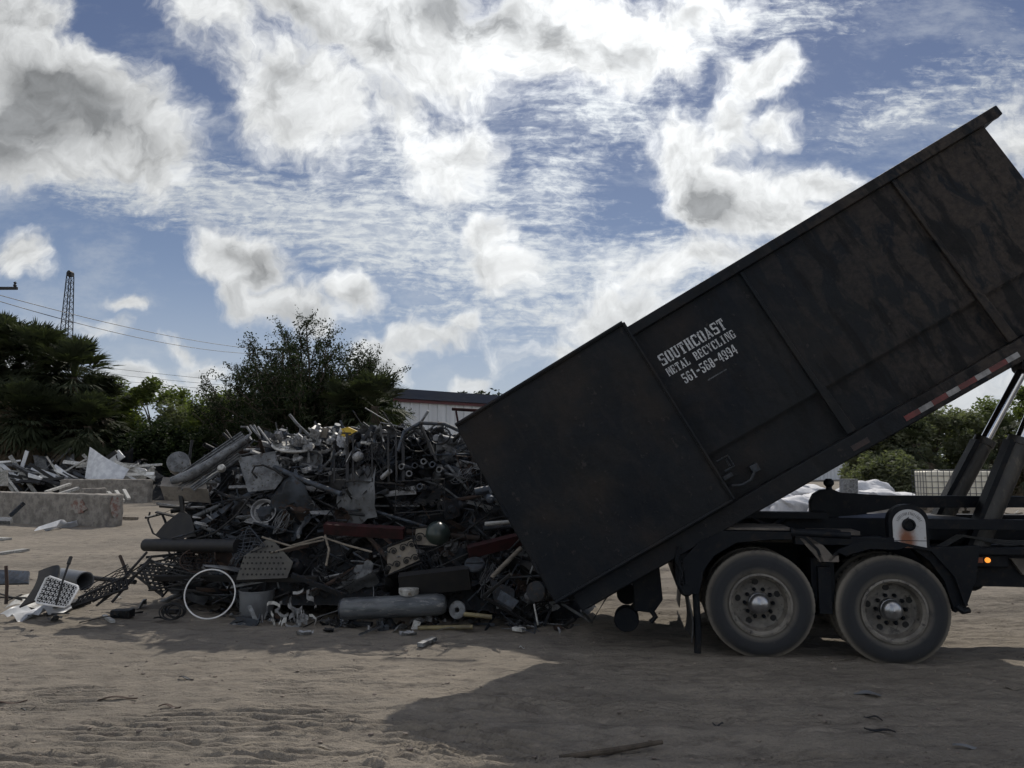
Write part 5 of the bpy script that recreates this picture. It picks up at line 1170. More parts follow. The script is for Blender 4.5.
def perforated():
    P_ = [(270, 537), (293, 562), (287, 578), (236, 580), (244, 556)]; base = panel(P_, [8.8, 8.75, 8.7, 8.75, 8.8], .008); o = one(base, 'perforated_plate', mat('olive_grey_plate', (.075, .072, .062), (.05, .048, .044), 5, .6), 'olive grey perforated plate with a pointed top at the left of the heap', 'perforated plate')
    m = MB(); n = Vector((0, -.012, 0)); 
    for j in range(6):
        for i in range(12):
            px, py = 242 + i * 4.4 + (j % 2) * 2.2, 546 + j * 5.6
            # keep the holes inside the outline
            lo = 244 + (556 - py) * 1.1 if py < 556 else 243 - (py - 556) * .3; hi = 270 + (py - 537) * .92 if py < 562 else 291
            if lo + 2 < px < hi - 3: m.lathe(at(px, py, 8.76) + n * 3, (0, -1, 0), [(0, 0), (.0135, 0)], 8)
    hh = m.build('perforation', M['black'], origin='none'); hh.parent = o; hh.location = -o.location
perforated()
def basket():
    c = at(200, 560, 8.95); root = empty('oval_basket', c, 'oval wire basket above the white hoop', 'basket'); m = MB()
    m.ring((0, 0, 0), (.1, -1, .3), .25, .010, 6, 36, .62); m.build('rim', M['rust'], root); m = MB()
    for k in range(-5, 6):
        x = k * .045; h = .15 * math.sqrt(max(0, 1 - (x / .25) ** 2)); m.tube([(x, 0, -h), (x, .09, 0), (x, 0, h)], .005, 4)
        if abs(k) < 4: z = k * .042; w = .24 * math.sqrt(max(0, 1 - (z / .155) ** 2)); m.tube([(-w, 0, z), (0, .09, z), (w, 0, z)], .005, 4)
    m.build('wires', M['rust'], root)
basket()
# bicycle-like frame and big loop at the far left
one(tubepx([(150, 512, 9.5), (148, 520, 9.5), (153, 533, 9.45), (166, 541, 9.4), (190, 541, 9.35), (215, 533, 9.3), (237, 515, 9.2), (250, 497, 9.1)], .013, 7), 'long_hose', M['black'], 'thin black hose sagging in a long loop at the left end', 'hose')
one(MB().ring(at(183, 521, 9.55), (.2, -1, .05), .43, .014, 7, 44, .98, R(95), R(265)), 'half_hoop', M['black'], 'black half hoop open to the dirt yard at the left end', 'hoop')
one(panel([(155, 535), (164, 524), (182, 510), (191, 516), (196, 536), (170, 541)], [9.3, 9.3, 9.35, 9.3, 9.2, 9.2], .05), 'torn_sheet', M['black'], 'jagged black torn sheet inside the half hoop', 'sheet metal')
for i, (a, b, h) in enumerate([((158, 486, 9.5), (208, 488, 9.3), .02), ((160, 506, 9.5), (196, 509, 9.4), .03), ((156, 512, 9.5), (178, 517, 9.4), .02)]):
    beampx(a, b, .04, h, M['black'], 'flat_bar', ['black edge strip along the grey slab at the left end', 'upper black crossbar seen through the half hoop', 'lower black crossbar seen through the half hoop'][i], 'bar')
one(panel([(163, 477), (205, 480), (207, 489), (160, 486)], [9.4, 9.35, 9.2, 9.25], .25), 'concrete_slab', M['concrete'], 'grey slab lying level on top of the left end of the heap', 'slab')
beampx((180, 486, 9.35), (183, 512, 9.35), .05, .05, M['black'], 'short_post', 'short black post under the grey slab at the left end', 'post', (0, 1, 0))
one(MB().lathe(at(180, 466, 9.7), (.3, -1, .3), [(0, 0), (.14, 0), (.15, .03), (.15, .22), (0, .24)], 26), 'grey_drum', M['galv'], 'small grey drum on top of the left end of the heap', 'drum')
c = at(222, 469, 9.1); one(MB().lathe(c, (.2, -1, .3), [(0, 0), (.05, 0), (.055, .04), (.04, .09), (0, .1)], 18).tube([c, c + Vector((-.12, -.02, -.07)), c + Vector((-.2, 0, -.13))], .01, 6), 'small_lamp', M['pale'], 'pale lamp head on a thin arm left of the square plate', 'lamp')
for i, (a, b) in enumerate([((191, 507), (205, 507)), ((193, 517), (201, 518)), ((196, 522), (206, 524)), ((207, 515), (213, 520)), ((195, 523), (208, 526))]):
    one(tubepx([(*a, 9.05), (*b, 9.0)], .012, 7), 'bright_rod', M['alu'], 'short bright rod end glinting right of the half hoop', 'rod', 'short bright rod ends')
one(tubepx([(262, 537, 8.5), (290, 546, 8.45), (322, 537, 8.5), (346, 545, 8.45), (372, 552, 8.4)], .013, 7), 'long_conduit', M['wood'], 'long tan conduit bending across the middle of the heap', 'conduit')
one(tubepx([(270, 553, 8.4), (300, 545, 8.4), (324, 540, 8.45)], .012, 7), 'long_conduit', M['wood'], 'shorter tan conduit rising to join the long one', 'conduit')
one(tubepx([(325, 535, 8.4), (329, 550, 8.38), (326, 566, 8.38)], .014, 7), 'hanging_tube', M['wood'], 'tan tube end hanging down from the conduits', 'tube')
# bright twisted trimmings in front of the pail
for i in range(26):
    px, py = rnd.uniform(262, 318), rnd.uniform(592, 634); A_ = at(px, py, 8.8); mb = MB(); p = A_; pts = [p]
    d = Vector((rnd.uniform(-1, 1), rnd.uniform(-.3, .3), rnd.uniform(-.4, .6))).normalized()
    for k in range(5): p = p + d * rnd.uniform(.02, .06); pts.append(p); d = (d + Vector(rs.normal(size=3) * .55)).normalized()
    w = rnd.uniform(.012, .03); v = []
    for q in pts: v += [q + Vector((0, 0, w)), q - Vector((0, 0, w)), q + Vector((0, .006, w)), q + Vector((0, .006, -w))]
    mb.add(v, [f for k in range(5) for f in ((k * 4, k * 4 + 4, k * 4 + 5, k * 4 + 1), (k * 4 + 2, k * 4 + 3, k * 4 + 7, k * 4 + 6), (k * 4, k * 4 + 2, k * 4 + 6, k * 4 + 4), (k * 4 + 1, k * 4 + 5, k * 4 + 7, k * 4 + 3))])
    tag(mb.build('metal_trimming', M['alu'] if i % 4 else M['pale']), 'bright twisted aluminium trimming right of the pail at the foot', 'trimming', 'bright trimmings at the foot of the heap')
one(panel([(226, 626), (240, 616), (258, 620), (252, 632), (236, 640)], [8.2, 8.3, 8.25, 8.1, 8.1], .06), 'crushed_sheet', M['bluegrey'], 'crushed grey sheet on the dirt in front of the pail', 'sheet metal')
one(panel([(247, 606), (251, 605), (259, 622), (255, 624)], [8.3, 8.3, 8.2, 8.2], .006), 'small_strip', M['galv'], 'small bright strip leaning against the pail', 'strip')
c = gnd(175, 621); m = MB()
for k in range(5): m.ring(c + Vector((rnd.uniform(-.05, .05), rnd.uniform(-.05, .05), .12)), (rnd.uniform(-.5, .5), -1, rnd.uniform(-.3, .6)), rnd.uniform(.10, .15), .008, 6, 22, rnd.uniform(.6, 1))
one(m, 'wire_cage', M['black'], 'small crushed black wire cage on the dirt left of the white hoop', 'wire cage')
for i, (a, b, mk, lab) in enumerate([((163, 613), (178, 614), 'dark', 'dark plank end on the dirt left of the small wire cage'), ((420, 648), (434, 642), 'galv', 'small light scrap on the dirt before the yellow pipe'), ((346, 626), (372, 627), 'bluegrey', 'grey tin flattened on the dirt under the gas bottle'),
                                     ((514, 631), (524, 633), 'pale', 'small white box on the dirt by the container corner'), ((500, 470), (481, 478), 'galv', 'short bright bar on the heap by the container edge')][:4]):
    A_, B_ = gnd(*a), gnd(*b); one(MB().beam(A_ + Vector((0, 0, .03)), B_ + Vector((0, 0, .035)), .07, .04), 'scrap_piece', M[mk], lab, 'scrap piece')
# pale jumbled pieces at the crest
for i in range(60):
    px = rnd.uniform(272, 385); py = 432 + abs(rnd.gauss(0, 18)); Y = 9.25 + rnd.uniform(-.15, .25); mk = rnd.choice(['alu', 'galv', 'alu', 'pale', 'alu', 'bluegrey'])
    nm = rnd.choice(['crumpled_sheet', 'channel_section', 'flat_bar', 'metal_can', 'pipe_flange', 'machine_part']); row = [k for k in KINDS if k[0] == nm][0]
    put(nm, rnd.choice(PROTO[nm]), at(px, py, Y), (rnd.uniform(-1, 2), rnd.gauss(0, .6), rnd.uniform(-2, 2)), mk, f'{COLN[mk]} {row[6]} in the bright jumble by the round lid', row[1], f'{COLN[mk]} {row[6]} pieces, bright jumble on the crest', rnd.uniform(.3, .6))
# crest spikes
for i, (a, b, r, lab) in enumerate([((365, 408), (392, 424), .008, 'thin rod sticking up left above the railing'), ((383, 412), (399, 436), .008, 'thin dark rod crossing in front of the shed wall'), ((226, 430), (236, 445), .012, 'short tube end rising beside the grooved strips'),
                                    ((258, 427), (271, 444), .016, 'curved strip left of the round lid'), ((452, 409), (520, 413), .022, 'dark red horizontal tube level with the container corner'), ((456, 411), (459, 428), .014, 'thin upright under the dark red tube')]):
    one(tubepx([(*a, 9.6), (*b, 9.55)], r, 7), 'thin_tube', M['maroon'] if i > 3 else (M['galv'] if i in (0, 3) else M['black']), lab, 'tube')

# ------------------------------------------------------------------ left side of the yard
at = at_free
def block(px0, py_base0, px1, py_base1, Hh, D_, label, ends=True):
    A_, B_ = gnd(px0, py_base0), gnd(px1, py_base1); d = (B_ - A_); L_ = d.length; root = empty('concrete_barrier', A_, label, 'concrete barrier', 'concrete barriers', rot=(0, 0, math.atan2(d.y, d.x)))
    ob = MB().prism([(0, -.05), (D_, -.05), (D_ * .93, Hh), (D_ * .07, Hh)], 0, L_, axis=0)
    b = ob.build('block', M['concrete'], root, bevel=.05); sub = b.modifiers.new('subdivision', 'SUBSURF'); sub.subdivision_type = 'SIMPLE'; sub.levels = 5; sub.render_levels = 5
    tx = bpy.data.textures.new('chips', 'CLOUDS'); tx.noise_scale = .35; dm = b.modifiers.new('worn', 'DISPLACE'); dm.texture = tx; dm.strength = .07; dm.mid_level = .5
    return root, L_
r_, L_ = block(-30, 521, 105, 528, 1.0, .62, 'long grey concrete barrier at the left with faded red paint near its right end')
for (x0, z0, sx, sz, sd, axis_) in ((L_ - 1.25, .62, .36, .24, 1, 1), (L_ + .02, .62, .17, .38, 2, 0)):
    q = np.random.RandomState(sd); pts = [(math.cos(a) * (1 + q.uniform(-.3, .15)), math.sin(a) * (1 + q.uniform(-.3, .15))) for a in np.linspace(0, 2 * math.pi, 22)[:-1]]
    b_ = MB()
    if axis_ == 1: b_.prism([(x0 + a * sx, z0 + b * sz) for a, b in pts], -.015, .02, axis=1)
    else: b_.prism([(.28 + a * sx, z0 + b * sz) for a, b in pts], L_ - .02, L_ + .028, axis=0)
    b_.build('paint_patch', M['redpaint'], r_)
block(58, 503, 147, 503, 1.18, .6, 'grey concrete barrier farther back in front of the white sheet metal')
block(150, 499, 205, 501, 1.0, .7, 'pale concrete barrier partly hidden by the left end of the heap')
block(84, 512, 106, 511, .95, .5, 'short concrete block end behind the red marked barrier')
def one2(mb, name, m, label, cat, group=None): return tag(mb.build(name, m), label, cat, group)
def curved(pxs, Y, th=.02):
    pass
# white curled sheet and its neighbours
def curl():
    A_, B_ = at(89, 478, 40), at(120, 483, 40); m = MB(); W_ = 12
    o = at(85, 478, 39); u = at(124, 482, 39) - o; v = at(90, 447, 39.5) - o
    m.sheet(o, u, v, 14, 8, lambda i, j: Vector((.25 * j * i, -1.0 * math.sin(i * 2.6) * .55, -.95 * j * i ** 1.4 - .1 * math.sin(i * 3))), .02)
    one2(m, 'curled_sheet', M['white_metal'], 'big white curled metal sheet standing behind the barriers', 'sheet metal')
curl()
JP = [  # px,py corners, distance, thickness, material, label
 ([(105, 462), (118, 450), (124, 457), (112, 466)], 41, .15, 'white_metal', 'small white bent panel at the top right of the far scrap row'),
 ([(103, 458), (115, 450), (117, 453), (106, 461)], 40.5, .1, 'black', 'black strip between the two white bent panels'),
 ([(118, 462), (135, 464), (147, 472), (143, 482), (121, 480)], 41, .1, 'pale', 'broad pale sheet lying right of the curled one'),
 ([(130, 465), (145, 469), (148, 472), (133, 469)], 40.6, .08, 'white_metal', 'thin bright strip edging the broad pale sheet'),
 ([(140, 478), (152, 466), (155, 468), (144, 480)], 40, .12, 'pale', 'slanted white plank at the right end of the far scrap row'),
 ([(150, 468), (154, 468), (154, 481), (151, 481)], 39.8, .12, 'pale', 'upright white plank at the right end of the far scrap row'),
 ([(0, 452), (10, 456), (12, 459), (0, 455)], 41, .1, 'pale', 'bright strip at the top left of the far scrap row'),
 ([(0, 462), (14, 464), (15, 467), (0, 465)], 40, .1, 'galv', 'grey strip low at the far left of the scrap row'),
 ([(0, 472), (7, 470), (7, 486), (0, 486)], 36, .08, 'pale', 'pale window frame piece at the left edge'),
 ([(28, 473), (42, 478), (40, 480), (28, 477)], 38, .1, 'white_metal', 'small bright white panel in the left of the scrap row'),
 ([(33, 455), (45, 460), (48, 470), (35, 466)], 40, .1, 'galv', 'crumpled silver panel in the left of the scrap row')]
for px4, Y, th, mk, lab in JP: one2(panel(px4, [Y] * len(px4), th), 'scrap_sheet', M[mk], lab, 'panel')
for i in range(90):   # long profiles jumbled in the row
    px = rnd.uniform(-5, 92); t = rnd.random(); py = 456 + t * 26; Y = 43 - t * 4; L_ = rnd.uniform(1.2, 3.4); a = rnd.gauss(-.35, .25) if rnd.random() < .75 else rnd.uniform(-1.2, 1.2); c = at(px, py, Y); d = Vector((math.cos(a), rnd.uniform(-.3, .3), math.sin(a) * .8)).normalized()
    mk = rnd.choice(['black', 'dark', 'galv', 'alu', 'pale', 'black', 'bluegrey', 'black', 'black', 'pale']); w = rnd.uniform(.05, .16)
    z = 'upper' if t < .5 else 'lower'; tag(MB().beam(c - d * L_ / 2, c + d * L_ / 2, w, w * .5, up=(0, -1, .5)).build('metal_profile', M[mk]), f'{COLN[mk]} metal profile tangled in the {z} part of the far scrap row', 'metal profile', f'{COLN[mk]} metal profiles, {z} far row')
for i in range(22):
    px = rnd.uniform(-5, 150) if i % 2 else rnd.uniform(-5, 80); py = rnd.uniform(462, 478); c = at(px, py, 41.5); mk = rnd.choice(['dark', 'galv', 'bluegrey'])
    put('crumpled_sheet', rnd.choice(PROTO['crumpled_sheet']), c, (rnd.uniform(0, 3), rnd.uniform(-.5, .5), rnd.uniform(0, 3)), mk, f'{COLN[mk]} crumpled sheet in the far scrap row', 'sheet metal', f'{COLN[mk]} crumpled sheets, far row', rnd.uniform(2, 4))
for i in range(26):
    px = rnd.uniform(-5, 160); py = rnd.uniform(461, 480); c = at(px, py, 39.5); L_ = rnd.uniform(.8, 2.6); a = rnd.gauss(-.3, .5); d = Vector((math.cos(a), rnd.uniform(-.3, .3), math.sin(a) * .8)).normalized()
    mk = rnd.choice(['white_metal', 'white', 'pale']); tag(MB().beam(c - d * L_ / 2, c + d * L_ / 2, rnd.uniform(.06, .22), .04, up=(0, -1, .5)).build('bright_strip', M[mk]), 'bright white strip lying on top of the far scrap row', 'metal strip', 'bright strips on the far scrap row')
# low bank of fines under the far row
m = MB(); xs = np.linspace(-32, -17.5, 60)
for i, x in enumerate(xs):
    for j in range(9): 
        y = 40 + j * .8; z = 1.5 * math.sin(math.pi * j / 8) * min(1, (i) / 4, (59 - i) / 10) * (.7 + .6 * rnd.random()) - .05; m.v.append((x, y, z))
for i in range(59):
    for j in range(8): a = i * 9 + j; m.f.append((a, a + 9, a + 10, a + 1)); m.sm.append(False)
tag(m.build('far_scrap_fines', M['dark'], origin='none'), 'low bank of dark broken scrap under the far row', kind='stuff')
# cream stacked lengths in front of the row
for i in range(12):
    a = gnd(30 + i * 3, 487 + rnd.uniform(-2, 3)); b = a + Vector((2.6 + rnd.uniform(-.5, .8), rnd.uniform(-1, 1), rnd.uniform(.2, .7))); tag(MB().beam(a + Vector((0, 0, .1 + .05 * i % .3)), b, .16, .1).build('wooden_length', M['wood'] if i % 3 else M['pale']), 'cream coloured length stacked behind the red marked barrier', 'plank', 'cream lengths behind the barrier')
for i, (a, b) in enumerate([((46, 492, 30), (70, 484, 32)), ((56, 495, 28), (78, 488, 29)), ((108, 492, 33), (116, 500, 31)), ((116, 491, 33), (123, 501, 31)), ((124, 490, 33), (129, 499, 31))]):
    one2(MB().beam(at(*a), at(*b), .13, .09), 'white_lath', M['pale'], ['long white slat leaning behind the red marked barrier', 'second long white slat leaning behind the red marked barrier', 'leftmost of three short white slats fallen to the dirt', 'middle of three short white slats fallen to the dirt', 'rightmost of three short white slats fallen to the dirt'][i], 'slat')
beamg = lambda a, b, w, h, mk, nm, lab, cat: one2(MB().beam(gnd(*a) + Vector((0, 0, h / 2)), gnd(*b) + Vector((0, 0, h / 2)), w, h), nm, M[mk], lab, cat)
m = MB(); o = gnd(34, 534); e = gnd(72, 527); m.sheet(o, e - o, Vector((0, 1.0, .05)), 10, 4, lambda i, j: Vector((0, 0, .10 + .12 * math.sin(i * 7) * j + .08 * math.sin(i * 15))), .02); one2(m, 'crumpled_strip', M['white_metal'], 'crumpled white strip on the dirt before the red marked barrier', 'strip')
beamg((108, 519), (137, 520), .12, .1, 'wood', 'short_plank', 'brown plank on the dirt right of the red marked barrier', 'plank')
beamg((-10, 556), (26, 551), .18, .05, 'pale', 'white_board', 'white board lying on the dirt at the left edge', 'board')
beamg((-8, 539), (8, 540), .2, .05, 'pale', 'white_board', 'small white board on the dirt at the left edge, nearer the barrier', 'board')
one2(MB().beam(at(10, 516, 21), at(24, 503, 21.3), .06, .1), 'leaning_plank', M['dark'], 'dark plank leaning on the red marked barrier', 'plank')
one2(panel([(-5, 517), (12, 517), (10, 521), (-5, 521)], [20.5, 20.5, 20.2, 20.2], .1), 'flat_sheet', M['galv'], 'grey sheet at the foot of the long barrier, left edge', 'sheet metal')

# ------------------------------------------------------------------ scrap cluster in the left foreground
G = lambda px, py, z=0: gnd(px, py, z)
def patterned():
    # ornate pale grille plate leaning back
    c4 = [(35, 603), (48, 576), (80, 587), (68, 608)]; Y4 = [8.85, 9.05, 8.9, 8.7]
    A_, B_, C_, D_ = [at(a, b, y) for (a, b), y in zip(c4, Y4)]; root = empty('ornate_grille', D_ * 0 + Vector(((A_ + D_) / 2)), 'ornate white patterned grille plate leaning in the left foreground', 'grille'); o = root.location
    q = lambda u, v: (A_ + (B_ - A_) * v).lerp(D_ + (C_ - D_) * v, u) - o
    n = (q(1, 0) - q(0, 0)).cross(q(0, 1) - q(0, 0)).normalized(); 
    if n.y > 0: n = -n
    m = MB(); m.add([q(.03, .03), q(.97, .03), q(.97, .97), q(.03, .97)], [(0, 1, 2, 3)]); m.build('dark_back', M['black'], root)
    f = MB(); f.tube([q(.08, 0) + n * .01, q(.92, 0) + n * .01, q(1, .1) + n * .01, q(1, .9) + n * .01, q(.92, 1) + n * .01, q(.08, 1) + n * .01, q(0, .9) + n * .01, q(0, .1) + n * .01], .012, 7, closed=True); f.build('border', M['white'], root)
    s = MB(); ux = (q(1, 0) - q(0, 0)).normalized(); uy = n.cross(ux)
    for i in range(7):
        for j in range(6):
            c = q((i + .5) / 7, (j + .5) / 6) + n * .012; s.ring(c, n, .020, .0042, 4, 12, .8); s.ring(c + ux * .02 + uy * .012, n, .010, .0035, 4, 9); s.tube([c - ux * .03, c + uy * .02], .0035, 4)
    s.build('scroll_pattern', M['white'], root)
patterned()
def bumper():
    m = MB(); o = at(20, 608, 9.0); m.sheet(o, at(42, 604, 8.95) - o, at(33, 572, 9.5) - o, 8, 10, lambda i, j: Vector((.10 * math.sin(j * 2.2), .12 * math.sin(i * 3.1), .03 * math.sin(i * 3.1))), .02)
    one2(m, 'curved_shell', M['black'], 'black curved shell standing behind the ornate grille', 'shell')
bumper()
one2(MB().tube([at(56, 605, 8.7), at(63, 580, 8.8), at(70, 560, 8.95)], .012, 7).tube([at(68.5, 564, 8.92), at(71, 557, 8.98)], .022, 7), 'black_rod', M['black'], 'black rod leaning up in front of the ornate grille', 'rod')
A_, B_ = at(60, 577, 9.9), at(85, 581, 9.55); d = (B_ - A_).normalized()
one2(MB().lathe(A_, d, [(0, 0), (.10, 0), (.115, .02), (.115, (B_ - A_).length), (.10, (B_ - A_).length), (.10, .05), (0, .05)], 32), 'black_cylinder', M['plastic'], 'dark cylinder lying behind the ornate grille', 'cylinder')
one2(tubepx([(93, 578, 9.9), (112, 580, 9.8), (135, 582, 9.6)], .03, 8), 'black_pipe', M['black'], 'black pipe lying right of the dark cylinder', 'pipe')
one2(tubepx([(120, 556, 9.6), (124, 566, 9.5), (127, 575, 9.45)], .02, 7), 'rusty_post', M['rust'], 'short rusty post standing left of the heap', 'post')
for i, (a, b, Y0, Y1, r) in enumerate([((147, 552), (100, 603), 9.4, 9.0, .016), ((152, 556), (112, 602), 9.3, 8.9, .016), ((150, 562), (96, 606), 9.2, 8.9, .014)]):
    mid = at((a[0] + b[0]) / 2 - 2, (a[1] + b[1]) / 2 + 3, (Y0 + Y1) / 2); one2(MB().tube([at(*a, Y0), mid, at(*b, Y1)], r, 7), 'frame_bar', M['black'], ['uppermost long black bar running from the heap to the left foreground', 'middle long black bar running from the heap to the left foreground', 'lowest long black bar running from the heap to the left foreground'][i], 'bar')
def truss():
    m = MB(); A_, B_ = at(72, 607, 8.8), at(128, 588, 9.0); A2, B2 = at(78, 598, 8.85), at(128, 576, 9.1); m.tube([A_, B_], .018, 6).tube([A2, B2], .016, 6)
    for i in range(12):
        t = i / 12; m.tube([A_.lerp(B_, t), A2.lerp(B2, t + .04)], .008, 5).tube([A2.lerp(B2, t + .04), A_.lerp(B_, min(1, t + .08))], .008, 5)
    one2(m, 'black_truss', M['black'], 'black zigzag truss lying between the ornate grille and the heap', 'truss')
truss()
lattice([(80, 592), (128, 566), (134, 580), (92, 604)], [9.0, 9.2, 9.1, 8.9], 7, 'dark', 'dark wire mesh draped over the truss', 'wire_mesh', .005, True, 'wire mesh', .02)
m = MB(); A_, B_ = G(50, 616), G(88, 605); m.beam(A_ + Vector((0, 0, .10)), B_ + Vector((0, 0, .10)), .14, .012).beam(A_ + Vector((0, -.07, .05)), B_ + Vector((0, -.07, .05)), .012, .09).beam(A_ + Vector((0, .07, .05)), B_ + Vector((0, .07, .05)), .012, .09); one2(m, 'black_channel', M['black'], 'black channel lying in front of the ornate grille', 'channel')
m = MB(); o = G(-6, 624); m.sheet(o, G(50, 617) - o, Vector((.1, .42, .06)), 16, 6, lambda i, j: Vector((0, .04 * math.sin(i * 11), .05 + .04 * math.sin(i * 9 + j * 3) + .035 * math.sin(i * 23 + 2 * j))), .004); one2(m, 'crumpled_foil', M['white_metal'], 'crumpled pale metal sheet on the dirt at the bottom left', 'sheet metal')
m = MB(); o = G(4, 612); m.sheet(o, G(54, 607) - o, Vector((.0, .5, .10)), 10, 4, lambda i, j: Vector((0, 0, .04 + .04 * math.sin(i * 7 + j * 3))), .006); one2(m, 'flat_board', M['pale'], 'pale flat panel under the curved shell', 'panel')
one2(tubepx([(6, 604, 9.2), (7, 585, 9.25), (6, 566, 9.3)], .02, 7), 'short_post', M['rust'], 'short rusty post standing at the left edge of the photo', 'post')
one2(panel([(-12, 569), (29, 571), (28, 583), (-12, 584)], [9.9, 9.8, 9.6, 9.7], .03), 'grey_board', M['bluegrey'], 'grey blue panel on its edge behind the short rusty post', 'panel')
one2(MB().beam(at(-10, 597, 9.3), at(26, 598, 9.2), .02, .02).beam(at(-10, 591, 9.5), at(22, 600, 9.2), .015, .015), 'thin_bars', M['black'], 'crossed thin black bars at the left edge', 'bars')
c = G(122, 617); m = MB(); m.box((c.x - .12, c.y - .06, 0), (c.x + .12, c.y + .08, .09)).box((c.x - .07, c.y - .066, .015), (c.x - .01, c.y - .06, .075)).box((c.x + .02, c.y - .066, .015), (c.x + .08, c.y - .06, .075)); one2(m, 'metal_box', M['dark'], 'small dark box with two light squares left of the small wire cage', 'box')
beamg((104, 617), (113, 623), .05, .03, 'pale', 'white_strip', 'short white strip on the dirt below the small dark box', 'strip')
for i in range(16):
    p_ = G(rnd.uniform(10, 160), rnd.uniform(592, 622)); row = KINDS[rnd.choice([3, 5, 11, 4, 1])]; mk = rnd.choice(['black', 'dark', 'galv', 'bluegrey']); put(row[0], rnd.choice(PROTO[row[0]]), p_ + Vector((0, 0, .03)), (rnd.gauss(0, .2), rnd.gauss(0, .1), rnd.uniform(0, 6)), mk, f'small {COLN[mk]} {row[6]} scattered around the left foreground scrap', row[1], f'small {COLN[mk]} {row[6]} pieces, left foreground', rnd.uniform(.3, .55))

# ------------------------------------------------------------------ right side beyond the truck
def ibc(px, py, Y, ang, label):
    c = at(px, py, Y); root = empty('caged_tank', c, label, 'liquid tank', 'caged white tanks', rot=(0, 0, ang)); W_, D_, H_ = 1.2, 1.0, 1.0
    MB().box((-W_ / 2 + .04, -D_ / 2 + .04, .14), (W_ / 2 - .04, D_ / 2 - .04, H_ + .10)).lathe((0, 0, H_ + .1), (0, 0, 1), [(.11, 0), (.11, .05), (0, .06)], 20).build('bottle', mat('milky_plastic', (.80, .76, .64), (.72, .68, .56), 1.5, .45), root, bevel=.05)
    m = MB()
    for i in range(7):
        x = -W_ / 2 + W_ * i / 6
        for y in (-D_ / 2, D_ / 2): m.tube([(x, y, .12), (x, y, H_ + .14)], .012, 5)
    for i in range(6):
        y = -D_ / 2 + D_ * i / 5
        for x in (-W_ / 2, W_ / 2): m.tube([(x, y, .12), (x, y, H_ + .14)], .012, 5)
    for i in range(6):
        z = .14 + H_ * i / 5; m.tube([(-W_ / 2, -D_ / 2, z), (W_ / 2, -D_ / 2, z), (W_ / 2, D_ / 2, z), (-W_ / 2, D_ / 2, z)], .012, 5, closed=True)
    m.build('cage', M['galv'], root)
    b = MB()
    for y in (-.42, 0, .34): b.box((-.6, y, 0), (.6, y + .1, .11))
    b.build('pallet', M['wood'], root)
    return c
for i, (px, lab) in enumerate([(938, 'left of the two caged white tanks by the thicket'), (975, 'right of the two caged white tanks, seen between the cylinders')]):
    c = ibc(px, 503, 26, -.06, lab); b = empty('timber_crib', (c.x, c.y, 0), ['timber stack carrying the left caged tank', 'timber stack carrying the right caged tank'][i], 'timber stack', 'timber stacks under the tanks'); n = int(c.z / .1)
    for k in range(n):
        z0 = c.z * k / n; z1 = c.z * (k + 1) / n - .002
        for s in (-.5, 0, .4):
            (MB().box((-.6, s, z0), (.6, s + .12, z1)) if k % 2 else MB().box((s, -.5, z0), (s + .12, .5, z1))).build('timber', M['wood'], b)
# pale bulging sacks piled behind the truck
SK = mat('woven_sack', (.60, .61, .63), (.42, .43, .46), 2.5, .7, bump=.03)
def sack(c, s, seed, label):
    r0 = np.random.RandomState(seed); bm = bmesh.new(); bmesh.ops.create_icosphere(bm, subdivisions=4, radius=1)
    ph = r0.uniform(0, 6, 6)
    for v in bm.verts:
        p = v.co.copy(); q = 1 + .10 * math.sin(p.x * 3 + ph[0]) + .08 * math.sin(p.y * 5 + ph[1]) + .07 * math.sin(p.z * 6 + ph[2] + p.x * 3) + .04 * math.sin(p.x * 13 + p.z * 9 + ph[3])
        e = lambda t: math.copysign(abs(t) ** .7, t); v.co = Vector((e(p.x) * s[0], e(p.y) * s[1], (e(p.z)) * s[2])) * q
        if p.z > .85: v.co.z += s[2] * .3 * (p.z - .85) / .15; v.co.x *= .8
    m = MB(); m.add([v.co + Vector(c) for v in bm.verts], [tuple(x.index for x in f.verts) for f in bm.faces], True); bm.free()
    tag(m.build('bulk_sack', SK), label, 'sack', 'pale sacks behind the truck')
for i, (px, py, Y, s) in enumerate([(775, 502, 30, (.8, .7, .4)), (800, 500, 31, (.9, .7, .4)), (825, 502, 29, (.7, .7, .35)), (862, 496, 29, (.7, .6, .45)), (882, 500, 28, (.8, .6, .35)), (903, 502, 28, (.7, .6, .28)), (812, 494, 33, (.6, .7, .3)), (845, 500, 31, (.7, .6, .35)), (872, 490, 33, (.7, .6, .4)), (760, 508, 28, (.8, .7, .4)), (795, 510, 27, (.8, .7, .4)), (830, 512, 26, (.7, .6, .35))]):
    c = at(px, py, Y); lw = s[2]
    sack((c.x, c.y, max(lw * .9, c.z)), s, 300 + i, 'pale bulging sack in the pile between the truck and the shed')
m = MB(); 
for i in range(30):
    pass
xs = np.linspace(7.5, 17.5, 44); m = MB()
for i, x in enumerate(xs):
    for j in range(9): m.v.append((x, 26.5 + j * .9, .75 * math.sin(math.pi * j / 8) * min(1, i / 3, (43 - i) / 6) * (.75 + .4 * rnd.random()) - .04))
for i in range(43):
    for j in range(8): a = i * 9 + j; m.f.append((a, a + 9, a + 10, a + 1)); m.sm.append(False)
tag(m.build('rubble_bank', M['concrete'], origin='none'), 'low bank of grey rubble carrying the pale sacks', kind='stuff')
one2(panel([(843, 479), (858, 479), (858, 497), (843, 497)], [27, 27, 27, 27], .3), 'grey_crate', M['galv'], 'small grey crate on the sacks next to the hinge knob', 'crate')
